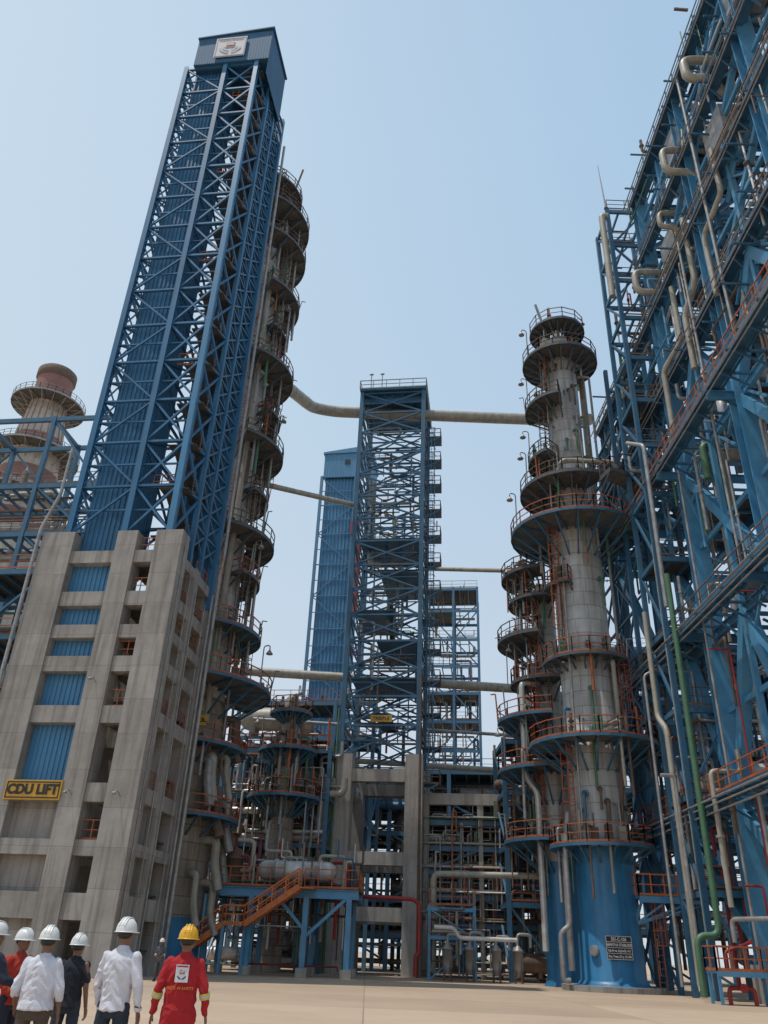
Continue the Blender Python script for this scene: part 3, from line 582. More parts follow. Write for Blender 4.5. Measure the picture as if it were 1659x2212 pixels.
for y in YT[1:]:
    mb=MB()
    for j in range(len(zz)-1): mb.beam((0,y,zz[j]),(7,y,zz[j+1]-.5),.3); mb.beam((14,y,zz[j]),(7,y,zz[j+1]-.5),.3)
    part(mb,"cross_bracing",RS,BLUE)
mb=MB(); lattice(mb,(-1.9,54,0),(-1.9,58,0),frange(0,40,10),.15,'X'); lattice(mb,(-1.9,58,0),(-1.9,62,0),frange(0,40,10),.15,'X'); part(mb,"outer_lattice",RS,BLUE)
for z in (31,45,52,57.5):
    y=YT[0]; k=0
    while y<(62 if z<46 else 46)-4.2:
        for x in (0.6,3.9,7.6,11): 
            if rg.random()<.42: one('box',"deck",RS,GRAT,x,x+3.1,y,y+4.1,z,z+.05)
        y+=4.2
for z in (9.6,19.5,31,38,45,51,57.5):
    y0=20; y1=62 if z<46 else 46.5; wd=-2.0 if z<32 else -.75
    mb=MB(); mb.box(wd,-.1 if wd>-1 else -1.15,y0,y1,z,z+.05); mb.beam((wd-.05,y0,z-.1),(wd-.05,y1,z-.1),.08,.2)
    if wd<-1: mb.beam((-1.1,y0,z-.1),(-1.1,y1,z-.1),.08,.16)
    y=y0
    while y<y1:
        mb.beam((0,y,z-1.2),(wd+.05,y,z-.15),.1); mb.beam((-.1,y,z-.2),(wd-.35*rg.random(),y,z-.2),.11,.15)
        if z>32 and rg.random()<.6: zz_=z+rg.uniform(-3,2); mb.beam((-.1,y,zz_),(-1.0-rg.random(),y,zz_),.1,.12)
        y+=1.9
    wk=part(mb,"walkway",RS,BLUE)
    one('rail',"railing",wk,ORNG if z in (9.6,31) else (RUST if z<50 else BLUE),[(wd,y0,z+.05),(wd,y1,z+.05)],1.1,.05,1.4)
    for dx,dz in ((-.25,-.5),(-.25,-.9),(-.5,-.3)): one('cyl',"conduit_run",wk,GALV,(wd+dx,y0,z+dz),(wd+dx,y1,z+dz),.05,n=6,cap=False)
for y,z,dx,h,r in ((26.3,55.5,-1.2,1.6,.24),(31.6,54.2,-1.8,2.0,.29),(36.6,51.8,-1.9,2.3,.25),(40.3,49.8,-1.2,1.5,.2),(44.6,48.2,-1.9,2.1,.25)):
    one('tube',"gooseneck_pipe",RS,BEIGE,[(1.5,y,z),(dx,y+.1,z),(dx,y+.1,z-h),(-.2,y,z-h),(.5,y+.4,z-h-1.2)],r,14,.6)
for y,z in ((27.5,53),(33,47),(38.5,53.4),(42,46.5)): one('box',"fan_plenum",RS,GALV,-.3,1.6,y-1.4,y+1.1,z,z+2.6)
for (pts,r) in (([(-.5,38.5,47),(-.5,38.5,41),(-.9,40,39.5),(-.9,40,35)],.2),([(-.5,42,44),(-.5,42,39),(-1.2,44,38),(-1.2,44,33),(-1.0,45.5,31.8)],.2),([(-.6,33,47),(-.6,33,43),(-.9,35.5,42),(-.9,35.5,37)],.17),
    ([(-2.4,47.2,57.2),(-2.9,47.2,57.2),(-2.9,47.2,48)],.27),([(-2.6,46,21),(-2.6,46,33),(-3.0,48,34.5)],.15),([(-2.8,48.3,0.6),(-2.8,48.3,14),(-2.8,49.5,15),(-2.8,49.5,22)],.17),([(-3.2,46.9,0.6),(-3.2,46.9,11),(-4.0,46.9,11)],.11),([(-1.3,41,9),(-1.3,41,3.6),(-2.6,43.5,3.6),(-2.6,43.5,2.6)],.11),
    ([(-2.4,47.5,0.5),(-2.4,47.5,26)],.08),([(-3.0,50.5,0.5),(-3.0,50.5,18),(-1,50.5,19)],.1),([(-1.2,44.3,1),(-1.2,44.3,30)],.08),([(-1.0,38.8,20),(-1.0,38.8,45)],.09),([(-.9,34.5,32),(-.9,34.5,57)],.1)):
    one('tube',"insulated_pipe",RS,BEIGE if r>.165 else GALV,pts,r,12,r*2.6)
one('tube',"green_riser_pipe",RS,GREEN,[(-2.5,45.5,23),(-2.5,45.5,5),(-2.5,45.5,2.9),(-3.7,45.5,2.9),(-3.7,45.5,.2)],.17,12,.6)
one('tube',"green_gooseneck_pipe",RS,GREEN,[(-.4,42,28),(-.4,42,30.5),(.5,42,30.5),(.5,42,26)],.24,12,.45)
for pts in ([(-.9,43.2,0.3),(-.9,43.2,5.1),(-1.8,43.2,5.1)],[(-.9,42.2,5),(-.9,42.2,17),(-2,42.2,17)]): one('tube',"red_fire_line",RS,RED,pts,.06,8)
for k in range(40):
    x=rg.uniform(1,12); y=rg.uniform(24,45); z=rg.choice(lv[2:])+rg.uniform(-1.5,-.4); one('beam',"equipment_support",RS,rg.choice([RED,RUST,RUST]),(x,y,z),(x+rg.uniform(1,3),y,z),.2,.25)
rpipes(RS,98,-1.1,2.2,24,47,18,57,random.Random(18),.04,.14,lv[1:],.3,name="small_pipe")
r2=random.Random(91)
for k in range(98):
    y=r2.uniform(24,61); z=r2.choice(lv[1:5] if y>46 else lv[1:])+r2.uniform(-5,2); L=r2.uniform(1.5,6); x=r2.uniform(-1.0,.9)
    pts=[(x,y,z),(x,y+L,z),(x,y+L,z+r2.uniform(-4,3)),(x+r2.uniform(-.6,.9),y+L,z)] if k%2 else [(x,y,z-4),(x,y,z),(x+.3,y+L*.5,z),(x+.3,y+L*.5,z+2.5)]
    one('tube',"side_run_pipe",RS,r2.choice([GALV,BEIGE,GALV,RUST,BLUEB,GREEN,SILV]),pts,r2.uniform(.035,.11),7)
for k in range(98):
    y=r2.uniform(24,60); z=r2.choice(lv[:4] if y>46 else lv)-.4; d=r2.uniform(.8,2.4)*r2.choice((-1,1)); one('beam',"knee_brace",RS,BLUEB,(-.02,y,z-abs(d)),(-.02,y+d,z),.14)
for k in range(90):
    y=r2.uniform(24,60); z=r2.choice(lv[:5] if y>46 else lv)+r2.uniform(-3,3); x=r2.uniform(-1.6,1.5); one('beam',"pipe_support_bracket",RS,r2.choice([BLUE,BLUEB,RUST,GALV]),(x,y,z),(x+r2.uniform(.5,1.8),y+r2.uniform(-.3,.3),z+r2.uniform(-.5,.5)),r2.uniform(.08,.16))
for k in range(26):
    y=r2.uniform(24,60); z=r2.choice(lv[1:5] if y>46 else lv[1:]); x=r2.uniform(0,1.5); mb=MB(); r=r2.uniform(.2,.45); h=r2.uniform(1,2); mb.revolve([(r*.5,z),(r,z+.2),(r,z+h),(r*.4,z+h+.25),(.06,z+h+.3),(.06,z+h+.8)],10,x,y); part(mb,"edge_vessel",RS,r2.choice([GALV,BEIGE,SILV,RUST]))
rpipes(RS,70,.4,12,24,60,20,56,random.Random(8),.08,.3,lv[2:],.6,name="process_pipe")
rpipes(RS,70,-2.2,6,43,62,1,22,random.Random(9),.05,.18,[4,9.6,14],.45,name="lower_pipe")
for k in range(16):
    y=rg.uniform(25,60); z=rg.choice((19.7,31.1,9.8,38.1)); x=rg.uniform(1,10); r=rg.uniform(.5,.9)
    mb=MB(); mb.cyl((x-2,y,z+r+.4),(x+2,y,z+r+.4),r,n=16); mb.cyl((x-2.4,y,z+r+.4),(x-2,y,z+r+.4),r*.5,r,n=16); mb.cyl((x+2,y,z+r+.4),(x+2.4,y,z+r+.4),r,r*.5,n=16); mb.box(x-1.2,x-.9,y-r*.7,y+r*.7,z,z+r); mb.box(x+.9,x+1.2,y-r*.7,y+r*.7,z,z+r); part(mb,"exchanger",RS,rg.choice([SILV,BEIGE,RUST]))
for y in (28,37,46): one('box',"concrete_pedestal",RS,CONC,-.7,.7,y-.7,y+.7,0,1.7)
structure("stair_tower","flat topped blue steel stair tower beside the cooler structure","tower",(18.1,47.4,0),0,[0,3.1],[0,3.2],[5,10,15,20,25,30,34,38,42,46,50,54,58],.3,npipes=24,seed=61,missing=.6,rail=RUST,rmax=.16)
MS=thing("lightning_mast","thin steel lightning mast on the stair tower roof","mast",(18.0,47.3,58.3),0)
one('cyl',"pole",MS,GALV,(0,0,0),(-.2,0,5.5),.08,.03,6)
one('box',"base_plate",MS,GALV,-.15,.15,-.15,.15,0,.06)
# ================================================================ BACK STRUCTURES
structure("pipe_bridge_structure","blue lattice steel structure with pipes behind the lift tower","industrial structure",(-46,66,0),-8,[0,7,14,20],[0,5],[12,18,23,28,33,38,45.5],.4,npipes=80,seed=11,missing=.6,rail=RUST,neq=10,opentop=True)
structure("pipe_bridge_structure","low blue steel structure with railed decks beside the lift tower","industrial structure",(-34,55,0),-8,[0,5,10],[0,5],[6,10,15,20,25],.35,npipes=50,seed=12,missing=.4,neq=6)
S1=structure("process_structure","dense blue steel process structure full of pipes and exchangers","industrial structure",(-12,68,0),-8,[0,3.5,7,8.5],[0,4,8],[4.8,8.6,12.2,15.8],.3,npipes=98,seed=21,missing=.2,neq=22)
rpipes(S1,80,0,8.5,-.6,2.5,.4,17,random.Random(52),.035,.11,[0,4.8,8.6,12.2,15.8],.5,name="small_pipe",mats=[SILV,BEIGE,GALV,GALV,RUST,ORNG,GREEN])
PR=structure("pipe_rack","pipe rack with concrete columns and stacked horizontal pipes","industrial structure",(4.6,71,0),-8,[0,4.5,9],[0,4,8],[3.6,5.6,7.4,9.2,11.2],.36,pm=CONCL,npipes=60,seed=22,rmax=.22,rail=RUST,missing=.4,neq=18)
rpipes(PR,80,-.5,9.6,-.9,1.0,.3,12,random.Random(53),.035,.1,[0,3.6,5.6,7.4,9.2,11.2],.45,name="small_pipe",mats=[SILV,BEIGE,GALV,GALV,RUST,ORNG,GREEN])
for zi,z in enumerate((3.6,5.6,7.4,9.2,11.2)):
    for k in range(6):
        r=r2.uniform(.08,.24); y=-.35+k*.75+r2.uniform(-.2,.2); one('tube',"rack_pipe",PR,r2.choice([BEIGE,SILV,GALV,BEIGE,RUST]),[(-.8,y,z+.3+r),(9.8,y,z+.3+r)],r,8)
one('box',"concrete_lintel",PR,CONCL,-.3,9.3,-.3,.3,12.6,13.5)
for x in (0,4.5,9): one('box',"lintel_column",PR,CONCL,x-.25,x+.25,-.25,.25,11.5,12.6)
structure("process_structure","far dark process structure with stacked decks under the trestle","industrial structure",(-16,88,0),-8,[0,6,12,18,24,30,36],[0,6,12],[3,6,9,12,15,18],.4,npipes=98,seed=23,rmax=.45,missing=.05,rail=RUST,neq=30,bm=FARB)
structure("process_structure","far process structure with stacked dark decks and vessels","industrial structure",(18,80,0),-4,[0,7,14,21,28,35],[0,6,12],[4,8,12,16,20,25,30],.4,npipes=80,seed=27,rmax=.5,missing=.05,rail=RUST,neq=20)
structure("process_structure","far process structure with dark decks behind the lift tower","industrial structure",(-60,92,0),-8,[0,8,16,24,32,40],[0,6,12],[4,8,12,16,20,24],.4,npipes=50,seed=28,rmax=.5,missing=.05,rail=RUST,neq=12)
structure("stair_structure","open haze-paled blue stair and deck structure rising beyond the trestle","industrial structure",(7.0,112,0),-8,[0,4,7.6],[0,6],[6,10,14,18,22,26,30,34,38,42,46.5,50],.32,bm=FARB,npipes=98,seed=24,missing=.5,rail=RUST,rmax=.25)
structure("process_structure","blue steel structure behind the stabilizer column","industrial structure",(10.5,66,0),0,[0,4,8],[0,5],[5,9,13,17],.32,npipes=80,seed=25,missing=.2,neq=10,rmax=.24)
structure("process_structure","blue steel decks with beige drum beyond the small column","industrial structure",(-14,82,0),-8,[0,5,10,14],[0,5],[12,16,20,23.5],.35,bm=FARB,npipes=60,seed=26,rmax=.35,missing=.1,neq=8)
DR=thing("horizontal_drum","large beige horizontal drum with domed ends on steel deck","vessel",(-10.5,81.3,21.8),-8)
prof=[(.05,-3.2),(.6,-3.1),(1.0,-2.7),(1.15,-2.2),(1.15,2.2),(1.0,2.7),(.6,3.1),(.05,3.2)]; mb=MB(); mb.revolve(prof,24); mb.v=[(z,y,x) for x,y,z in mb.v]; part(mb,"shell",DR,BEIGE)
for x in (-2.0,1.4): one('box',"saddle",DR,CONC,x,x+.6,-.8,.8,-1.5,-.8)
C3=thing("small_column","small process column ringed by orange railed platforms","column",(-6.9,65.5,0),0)
one('revolve',"shell",C3,SHELLB,[(.9,0),(.85,12),(.6,13),(.6,19.5),(.2,20)],20)
R_(C3,15.4,.7,2.3,0,360,ORNG,lamp=170,cl=14); R_(C3,11.8,.9,2.8,0,360,ORNG,cl=14); R_(C3,18.4,.6,1.7,0,360,ORNG,lamp=80)
for k in range(14):
    a=math.radians(rg.uniform(180,360)); z=rg.uniform(6,19); c,s=math.cos(a),math.sin(a); one('tube',"nozzle",C3,rg.choice([GALV,RUST,BEIGE]),[(0,0,z),(1.3*c,1.3*s,z),(1.3*c,1.3*s,z-2.5)],.13,8)
# exchanger platform
EP=thing("exchanger_platform","blue steel equipment platform with orange handrails and stairs","platform",(-11.0,58.5,0),-3)
for x in (.6,3.4,7.0,9.8):
    for y in (0,4.5):
        one('ibeam',"steel_leg",EP,BLUEB,(x,y,.5),(x,y,4.55),.34,.34,.04); one('box',"concrete_footing",EP,CONCL,x-.35,x+.35,y-.35,y+.35,0,.5)
mb=MB(); mb.ibeam((0,0,4.75),(10.4,0,4.75),.3,.5,.04); mb.ibeam((0,4.5,4.75),(10.4,4.5,4.75),.3,.5,.04)
for k in range(9): mb.beam((.1+k*1.27,0,4.7),(.1+k*1.27,4.5,4.7),.16,.3)
mb.beam((3.4,0,2.6),(5.6,0,4.6),.2); mb.beam((7,0,2.6),(5.0,0,4.6),.2); mb.beam((7,0,2.2),(9.7,0,4.6),.2)
part(mb,"deck_frame",EP,BLUEB)
one('box',"deck",EP,GRAT,0,10.4,-.1,4.6,5.02,5.08)
for pts in ([(0,-.1,5.08),(5.4,-.1,5.08)],[(6.8,-.1,5.08),(10.4,-.1,5.08),(10.4,4.5,5.08)],[(0,-.1,5.08),(0,4.5,5.08)]): one('rail',"railing",EP,ORNG,pts,1.15,.05,.9)
def flight(mb,xa,za,xb,zb,y0,y1):
    for y in (y0,y1): mb.beam((xa,y,za),(xb,y,zb),.08,.36)
    n=int(abs(za-zb)/.2)
    for i in range(n): t=(i+.5)/n; x=xa+(xb-xa)*t; z=za+(zb-za)*t; mb.box(x-.14,x+.14,y0,y1,z-.02,z+.03)
    for y in (y0,y1): mb.rail([(xa,y,za),(xb,y,zb)],1.1,.07,.9)
mb=MB(); flight(mb,6.6,5.05,3.3,2.8,-1.5,-.4); mb.box(1.9,3.3,-1.55,-.35,2.72,2.8); mb.rail([(3.3,-1.5,2.8),(1.9,-1.5,2.8)],1.05,.07,.7); flight(mb,1.9,2.75,-1.6,.15,-1.5,-.4)
mb.box(6.6,7.6,-1.55,-.1,4.97,5.05)
part(mb,"staircase",EP,ORNB)
one('beam',"stair_post",EP,BLUEB,(2.0,-1.4,0),(2.0,-1.4,2.7),.18); one('beam',"stair_post",EP,BLUEB,(3.2,-.5,0),(3.2,-.5,2.7),.18)
HX=thing("heat_exchanger","silver clad horizontal heat exchanger lying on the blue platform","vessel",(-4.9,59.6,6.2),-3)
mb=MB(); mb.revolve([(.05,-2.7),(.4,-2.6),(.62,-2.2),(.64,-1.4),(.72,-1.4),(.72,-1.3),(.64,-1.3),(.64,1.6),(.72,1.6),(.72,1.7),(.64,1.7),(.62,2.2),(.4,2.6),(.05,2.7)],28); mb.v=[(z,y,x) for x,y,z in mb.v]; part(mb,"shell",HX,SILV)
for x in (-1.3,1.0): one('box',"saddle",HX,RUST,x,x+.3,-.5,.5,-1.12,-.45)
one('tube',"nozzle_pipe",HX,BEIGE,[(-.5,0,.5),(-.5,0,1.2),(-2.3,0,1.2),(-2.3,0,2.6)],.11); one('tube',"nozzle_pipe",HX,BEIGE,[(1.5,0,.5),(1.5,0,1.0),(3.2,0,1.0),(3.2,0,-1.1)],.11)
VX=thing("vertical_separator","short rusty vertical vessel with flanged nozzles on the blue platform","vessel",(-9.3,60.0,5.08),0)
one('revolve',"shell",VX,RUST,[(.5,.2),(.62,.4),(.62,1.7),(.75,1.7),(.75,1.85),(.6,1.9),(.4,2.4),(.12,2.5),(.12,3.3),(.3,3.3),(.3,3.4),(.1,3.4)],20)
for k in range(3): a=k*2.1; one('beam',"leg",VX,BLUE,(.5*math.cos(a),.5*math.sin(a),0),(.5*math.cos(a),.5*math.sin(a),.6),.12)
one('tube',"nozzle_pipe",VX,BEIGE,[(.5,-.2,1),(1.3,-.5,1),(1.3,-.5,2.9),(.2,-.6,2.9)],.16); one('tube',"nozzle_pipe",VX,BEIGE,[(-.5,-.2,1),(-1.2,-.5,1),(-1.2,-.5,3.5),(-2.0,-.5,3.5)],.1)
rpipes(EP,60,.3,10,.6,4.3,.3,7.0,random.Random(31),.04,.13,[5.1,3.2],.5)
BF=structure("pipe_support","small blue pipe support beside the trestle leg","support frame",(4.4,63.5,0),-4,[0,3.2],[0,2.2],[2.6,4.4],.2,bm=BLUEB,npipes=24,seed=41,rmax=.12,missing=1.0)
for i,(x,y) in enumerate(((5.6,62.5),(7.2,63),(9.0,62.8),(10.6,63.4))):
    q=thing("pump_vessel","grey vertical pump vessel with conical base and top piping","pump",(x,y,0),0,"pumps by the pipe rack")
    one('revolve',"body",q,GALV,[(.15,.4),(.34,.9),(.34,1.9),(.4,1.9),(.4,2.0),(.24,2.1),(.12,2.3)],16)
    for k in range(4): a=k*math.pi/2+.5; one('beam',"leg",q,RUST,(.33*math.cos(a),.33*math.sin(a),0),(.33*math.cos(a),.33*math.sin(a),1.3),.07)
    one('tube',"top_pipe",q,GALV,[(0,0,2.2),(0,0,2.8+.2*(i%2)),(.9,0,2.8+.2*(i%2)),(.9,0,1.6+.2*i)],.11,10)
def pipe_thing(label,pts,r,m,n=16,br=None,name="overhead_pipe"):
    q=thing(name,label,"pipe",(0,0,0)); one('tube',"pipe_run",q,m,pts,r,n,br)
    for a,b in zip(pts[:-1],pts[1:]):
        a,b=V(a),V(b); L=(b-a).length; k=1
        while k*4.5<L: c=a.lerp(b,k*4.5/L); d=(b-a).normalized(); one('cyl',"band",q,m,c-d*.05,c+d*.05,r*1.04,n=n); k+=1
pipe_thing("large beige overhead vapour pipe bending down between the columns",[(-12.5,59,49.0),(-10.8,61,49.2),(-8.3,71.5,53.6),(-6,72.5,53.9),(19,72,53.6),(21,68,51)],.62,BEIGE,18,2.0)
pipe_thing("slim beige pipe slanting from distillation column to trestle",[(-11.5,59,36.5),(-3,70.5,41)],.25,BEIGE)
pipe_thing("grey pipe spanning from trestle to stabilizer column",[(4,71,34.5),(12,62,30.5)],.2,BEIGE)
pipe_thing("thick beige pipe crossing behind the trestle tower",[(-14,79,26.0),(3,79,25.6),(15,79,25.3),(15,79,15)],.45,BEIGE)
pipe_thing("grey pipe crossing low behind the trestle",[(-12,79,21.2),(15,79,20.6)],.16,GALV)
pipe_thing("beige pipe crossing behind the concrete trestle legs",[(-12,79.5,17.9),(15,79.5,17.3)],.27,BEIGE)
pipe_thing("beige elbow pipe running from rack to column skirt",[(4.8,65,.5),(4.8,65,6.8),(13,63.2,6.8)],.22,BEIGE)
pipe_thing("bright red fire water pipe dropping beside the trestle leg",[(-1.6,63.2,5.0),(3.2,62.2,4.9),(3.6,62.2,4.6),(3.6,62.2,1.6),(3.4,62.2,1.4),(3.4,62.2,.2)],.14,RED,name="fire_water_pipe")
pipe_thing("grey curved pipe looping at ground beside pumps",[(4.6,61.5,3.2),(6,61.5,3.2),(6.3,61.5,2.6),(10.2,61.2,2.6)],.14,SILV)
FM=thing("fire_valve_station","blue stand with orange rails and red fire valves","valve station",(16.6,43,0),0)
for x in (0,2.6):
    for y in (0,1.2): one('beam',"stand_leg",FM,BLUEB,(x,y,0),(x,y,1.27),.13)
mb=MB(); mb.box(-.1,2.7,-.1,1.3,1.28,1.36); mb.box(-.12,2.72,-.14,-.102,1.15,1.38); part(mb,"stand_deck",FM,BLUEB)
one('rail',"railing",FM,ORNG,[(-.1,-.1,1.36),(2.7,-.1,1.36),(2.7,1.3,1.36),(-.1,1.3,1.36),(-.1,-.1,1.36)],1.05,.05,.7)
mb=MB(); mb.tube([(.5,.3,0),(.5,.3,.7),(1.7,.3,.7),(1.7,.3,0)],.1,12); mb.tube([(.7,.6,1.3),(.7,.6,2.2),(1.3,.6,2.4),(1.5,.2,2.5)],.08,10); mb.cyl((1.5,.2,2.5),(1.7,-.2,2.65),.06,.1); mb.cyl((1.1,-.05,.7),(1.1,.02,.7),.2); mb.cyl((1.1,0,.7),(1.1,.3,.7),.05); part(mb,"red_valve_piping",FM,RED)
# ================================================================ PEOPLE
SKIN=mat("skin_brown",(.20,.10,.06),(.17,.085,.05),8,.55)
HAIR=mat("black_hair",(.01,.009,.008),(.02,.017,.015),20,.6)
def cloth(n,c,c2=None): return mat(n,c,c2 or tuple(x*.82 for x in c),9,.9,bump=.2,bscale=70)
CW=cloth("white_shirt_cloth",(.66,.66,.72)); CBK=cloth("black_cloth",(.015,.017,.025)); CRD=cloth("red_coverall_cloth",(.40,.014,.02)); CJ=cloth("dark_jeans_cloth",(.025,.035,.055)); CBR=cloth("brown_trouser_cloth",(.09,.065,.05)); CNV=cloth("navy_cloth",(.022,.026,.05)); CGR=cloth("grey_coverall_cloth",(.09,.09,.10)); CRO=cloth("orange_red_cloth",(.40,.035,.02))
HW=mat("white_helmet_plastic",(.72,.72,.70),(.62,.62,.60),3,.35); HY=mat("yellow_helmet_plastic",(.70,.38,.01),(.60,.31,.01),3,.35)
REFL=mat("silver_reflective_tape",(.5,.5,.46),(.42,.42,.38),5,.4); FLU=mat("yellow_tape",(.55,.50,.06),(.45,.42,.05),5,.6); OTX=mat("orange_yellow_print",(.62,.25,.03),(.5,.2,.03),5,.6); SHOE=mat("black_leather",(.015,.014,.013),(.02,.02,.02),5,.4); EYE=mat("eye_white",(.6,.58,.55),(.5,.48,.45),5,.3)
def remesh(mb,vox,sm,wr=0,seed=0,wf=6.0):
    me=mesh_of(mb,"tmp"); ob=bpy.data.objects.new("tmp",me); COL.objects.link(ob)
    m=ob.modifiers.new("r",'REMESH'); m.mode='VOXEL'; m.voxel_size=vox; m.use_smooth_shade=True
    m=ob.modifiers.new("s",'SMOOTH'); m.iterations=sm; m.factor=.5
    dg=bpy.context.evaluated_depsgraph_get(); r=bpy.data.meshes.new_from_object(ob.evaluated_get(dg)); bpy.data.objects.remove(ob)
    if wr:
        nn=[v.normal.copy() for v in r.vertices]
        for v,n_ in zip(r.vertices,nn):
            c=V((v.co.x*wf+v.co.z*3,v.co.y*wf,v.co.z*wf*1.1+abs(v.co.x)*7)); t=noise.noise(c+V((seed,0,0)))+.4*noise.noise(c*2.2+V((seed,5,0)))
            v.co+=n_*wr*(1-abs(t)*3.0)
    r.polygons.foreach_set('use_smooth',[True]*len(r.polygons)); return r
def person(label,loc,heading,top,arms,shirt,trous,helmet,style='shirt',sleeve='long',headturn=0,seed=0,girth=1.0,hem=.86,vox=.0085):
    s=top/1.80; P=thing("person",label,"person",loc,heading); P.scale=(s,s,s)
    legs=[[( .10*k,0,.90),(.115*k,.03*k,.48),(.12*k,.0-.06*k*.5,.09)] for k in (1,-1)]
    b=MB(); g=girth
    b.loft([(0,0,.80,.12,.09),(0,0,.88,.16,.11),(0,0,1.0,.145*g,.105*g),(0,0,1.15,.155*g,.11*g),(0,-.005,1.3,.175,.115),(0,-.01,1.40,.15,.085),(0,-.01,1.46,.07,.06)])
    b.cap((0,-.01,1.40),(0,.0,1.55),.058,.055)
    ht=math.radians(headturn); hd=lambda x,y,z:(x*math.cos(ht)-y*math.sin(ht),x*math.sin(ht)+y*math.cos(ht)+.012,z)
    b.ell((0,.01,1.625),(.077,.095,.115),18,14); b.ell(hd(0,.045,1.565),(.05,.05,.06)); b.ell(hd(0,.105,1.60),(.014,.02,.026)); b.ell(hd(0,.092,1.558),(.027,.012,.009))
    for k in (1,-1): b.ell(hd(.078*k,-.005,1.61),(.012,.02,.033)); b.ell(hd(.03*k,.085,1.645),(.022,.014,.01))
    for L in legs:
        b.cap(L[0],L[1],.082,.056); b.cap(L[1],L[2],.052,.036); b.cap((L[2][0],L[2][1]-.02,.05),(L[2][0]*1.2,L[2][1]+.14,.035),.042,.036)
    for k,(E,Wr) in zip((-1,1),arms):
        S=V((.175*k,-.005,1.395)); E=V(E); Wr=V(Wr)
        b.cap(S,E,.052,.04); b.cap(E,Wr,.038,.026)
        d=(Wr-E).normalized(); inn=V((-k,0,0)); inn=(inn-d*inn.dot(d)).normalized(); wd=d.cross(inn).normalized()
        if wd.y<0: wd=-wd
        for t in (-.024,-.008,.008,.024): b.cap(Wr+d*.01+wd*t*.7,Wr+d*.09+wd*t*1.15,.016,.0135,8)
        for i,(t,Lf) in enumerate(((-.033,.058),(-.011,.072),(.011,.078),(.033,.07))):
            p0=Wr+d*.095+wd*t; p1=p0+d*Lf*.5+inn*.008; p2=p1+d*Lf*.42+inn*.028; b.cap(p0,p1,.0100,.0092,8); b.cap(p1,p2,.0092,.0080,8)
        p0=Wr+d*.035+wd*.03; p1=p0+d*.035+wd*.028+inn*.008; p2=p1+d*.035+wd*.006+inn*.01; b.cap(p0,p1,.014,.0115,8); b.cap(p1,p2,.0115,.0095,8)
    link(remesh(b,vox*.8,3),"body",P,SKIN)
    hr=MB(); hr.ell((0,-.012,1.645),(.084,.096,.10),18,14); 
    hr.v=[v if v[2]>1.60 or v[1]<-.02 else (v[0]*.9,v[1]*.7-.01,v[2]) for v in hr.v]; hr.v=[(x,y,max(z,1.575)) for x,y,z in hr.v]; part(hr,"hair",P,HAIR)
    for k in (1,-1): one('ell',"eye",P,EYE,hd(.03*k,.093,1.634),(.012,.007,.007),8,6)
    c=MB()
    top_secs=[(0,0,1.0,.168*g,.125*g),(0,0,1.12,.174*g,.13*g),(0,-.005,1.28,.195,.135),(0,-.01,1.36,.192,.12),(0,-.01,1.415,.165,.10),(0,-.01,1.45,.11,.08),(0,-.008,1.475,.072,.068)]
    if style=='coverall': c.loft([(0,0,.79,.14,.12),(0,0,.88,.185,.14),(0,0,.96,.175,.135)]+top_secs)
    else: c.loft([(0,0,hem,.182*g,.145*g),(0,0,hem+.07,.176*g,.135*g)]+top_secs)
    c.cyl((0,-.012,1.44),(0,-.002,1.50),.07,.064,18)
    for k,(E,Wr) in zip((-1,1),arms):
        S=V((.168*k,-.005,1.385)); E=V(E); Wr=V(Wr)
        if sleeve=='long': c.cap(S,E,.070,.053); c.cap(E,E.lerp(Wr,.93),.053,.038)
        elif sleeve=='roll': c.cap(S,E,.070,.056); c.cap(E,E.lerp(Wr,.35),.056,.048)
        else: c.cap(S,S.lerp(E,.72),.070,.060)
    if style=='coverall':
        for L in legs: c.cap(L[0],L[1],.105,.082); c.cap(L[1],(L[2][0],L[2][1],.13),.08,.07)
    link(remesh(c,vox,3,.0105,seed),"coverall" if style=='coverall' else "shirt",P,shirt)
    if style!='coverall':
        t=MB(); t.loft([(0,0,.79,.13,.11),(0,0,.88,.165,.125),(0,0,.99,.152*g,.113*g)])
        for L in legs: t.cap(L[0],L[1],.094,.07); t.cap(L[1],(L[2][0],L[2][1],.11),.068,.058)
        link(remesh(t,vox,3,.006,seed+3),"trousers",P,trous)
    for L in legs: sh=MB(); sh.ell((L[2][0]*1.1,L[2][1]+.05,.045),(.052,.14,.05)); sh.cyl((L[2][0],L[2][1]-.02,.03),(L[2][0],L[2][1]-.02,.13),.056,.05); sh.box(L[2][0]*1.1-.05,L[2][0]*1.1+.05,L[2][1]-.08,L[2][1]+.17,0,.022); part(sh,"shoe",P,SHOE)
    h=MB(); n=28; vs=[]; rows=9
    for j in range(rows):
        ph=math.pi/2*j/(rows-1)
        for i in range(n):
            t=2*math.pi*i/n; cx,sy=math.cos(t),math.sin(t); rx,ry=.118,.142
            rd=max(.02,math.cos(ph))**.8; z=1.655+.142*math.sin(ph)+(.006 if abs(cx)<.22 and j>1 else 0)
            vs.append(V((rx*rd*cx,ry*rd*sy,z)))
    h.add(vs,[(j*n+i,j*n+(i+1)%n,(j+1)*n+(i+1)%n,(j+1)*n+i) for j in range(rows-1) for i in range(n)],True)
    vs=[]
    for i in range(n):
        t=2*math.pi*i/n; sy=math.sin(t); ex=.012+(.05*max(0,sy)**1.5)
        for rr,zz_ in ((0,1.657),(ex,1.650),(ex,1.644),(-.004,1.648)): vs.append(V(((.118+rr)*math.cos(t),(.142+rr)*sy,zz_)))
    h.add(vs,[(i*4+a,((i+1)%n)*4+a,((i+1)%n)*4+a+1,i*4+a+1) for i in range(n) for a in range(3)],True)
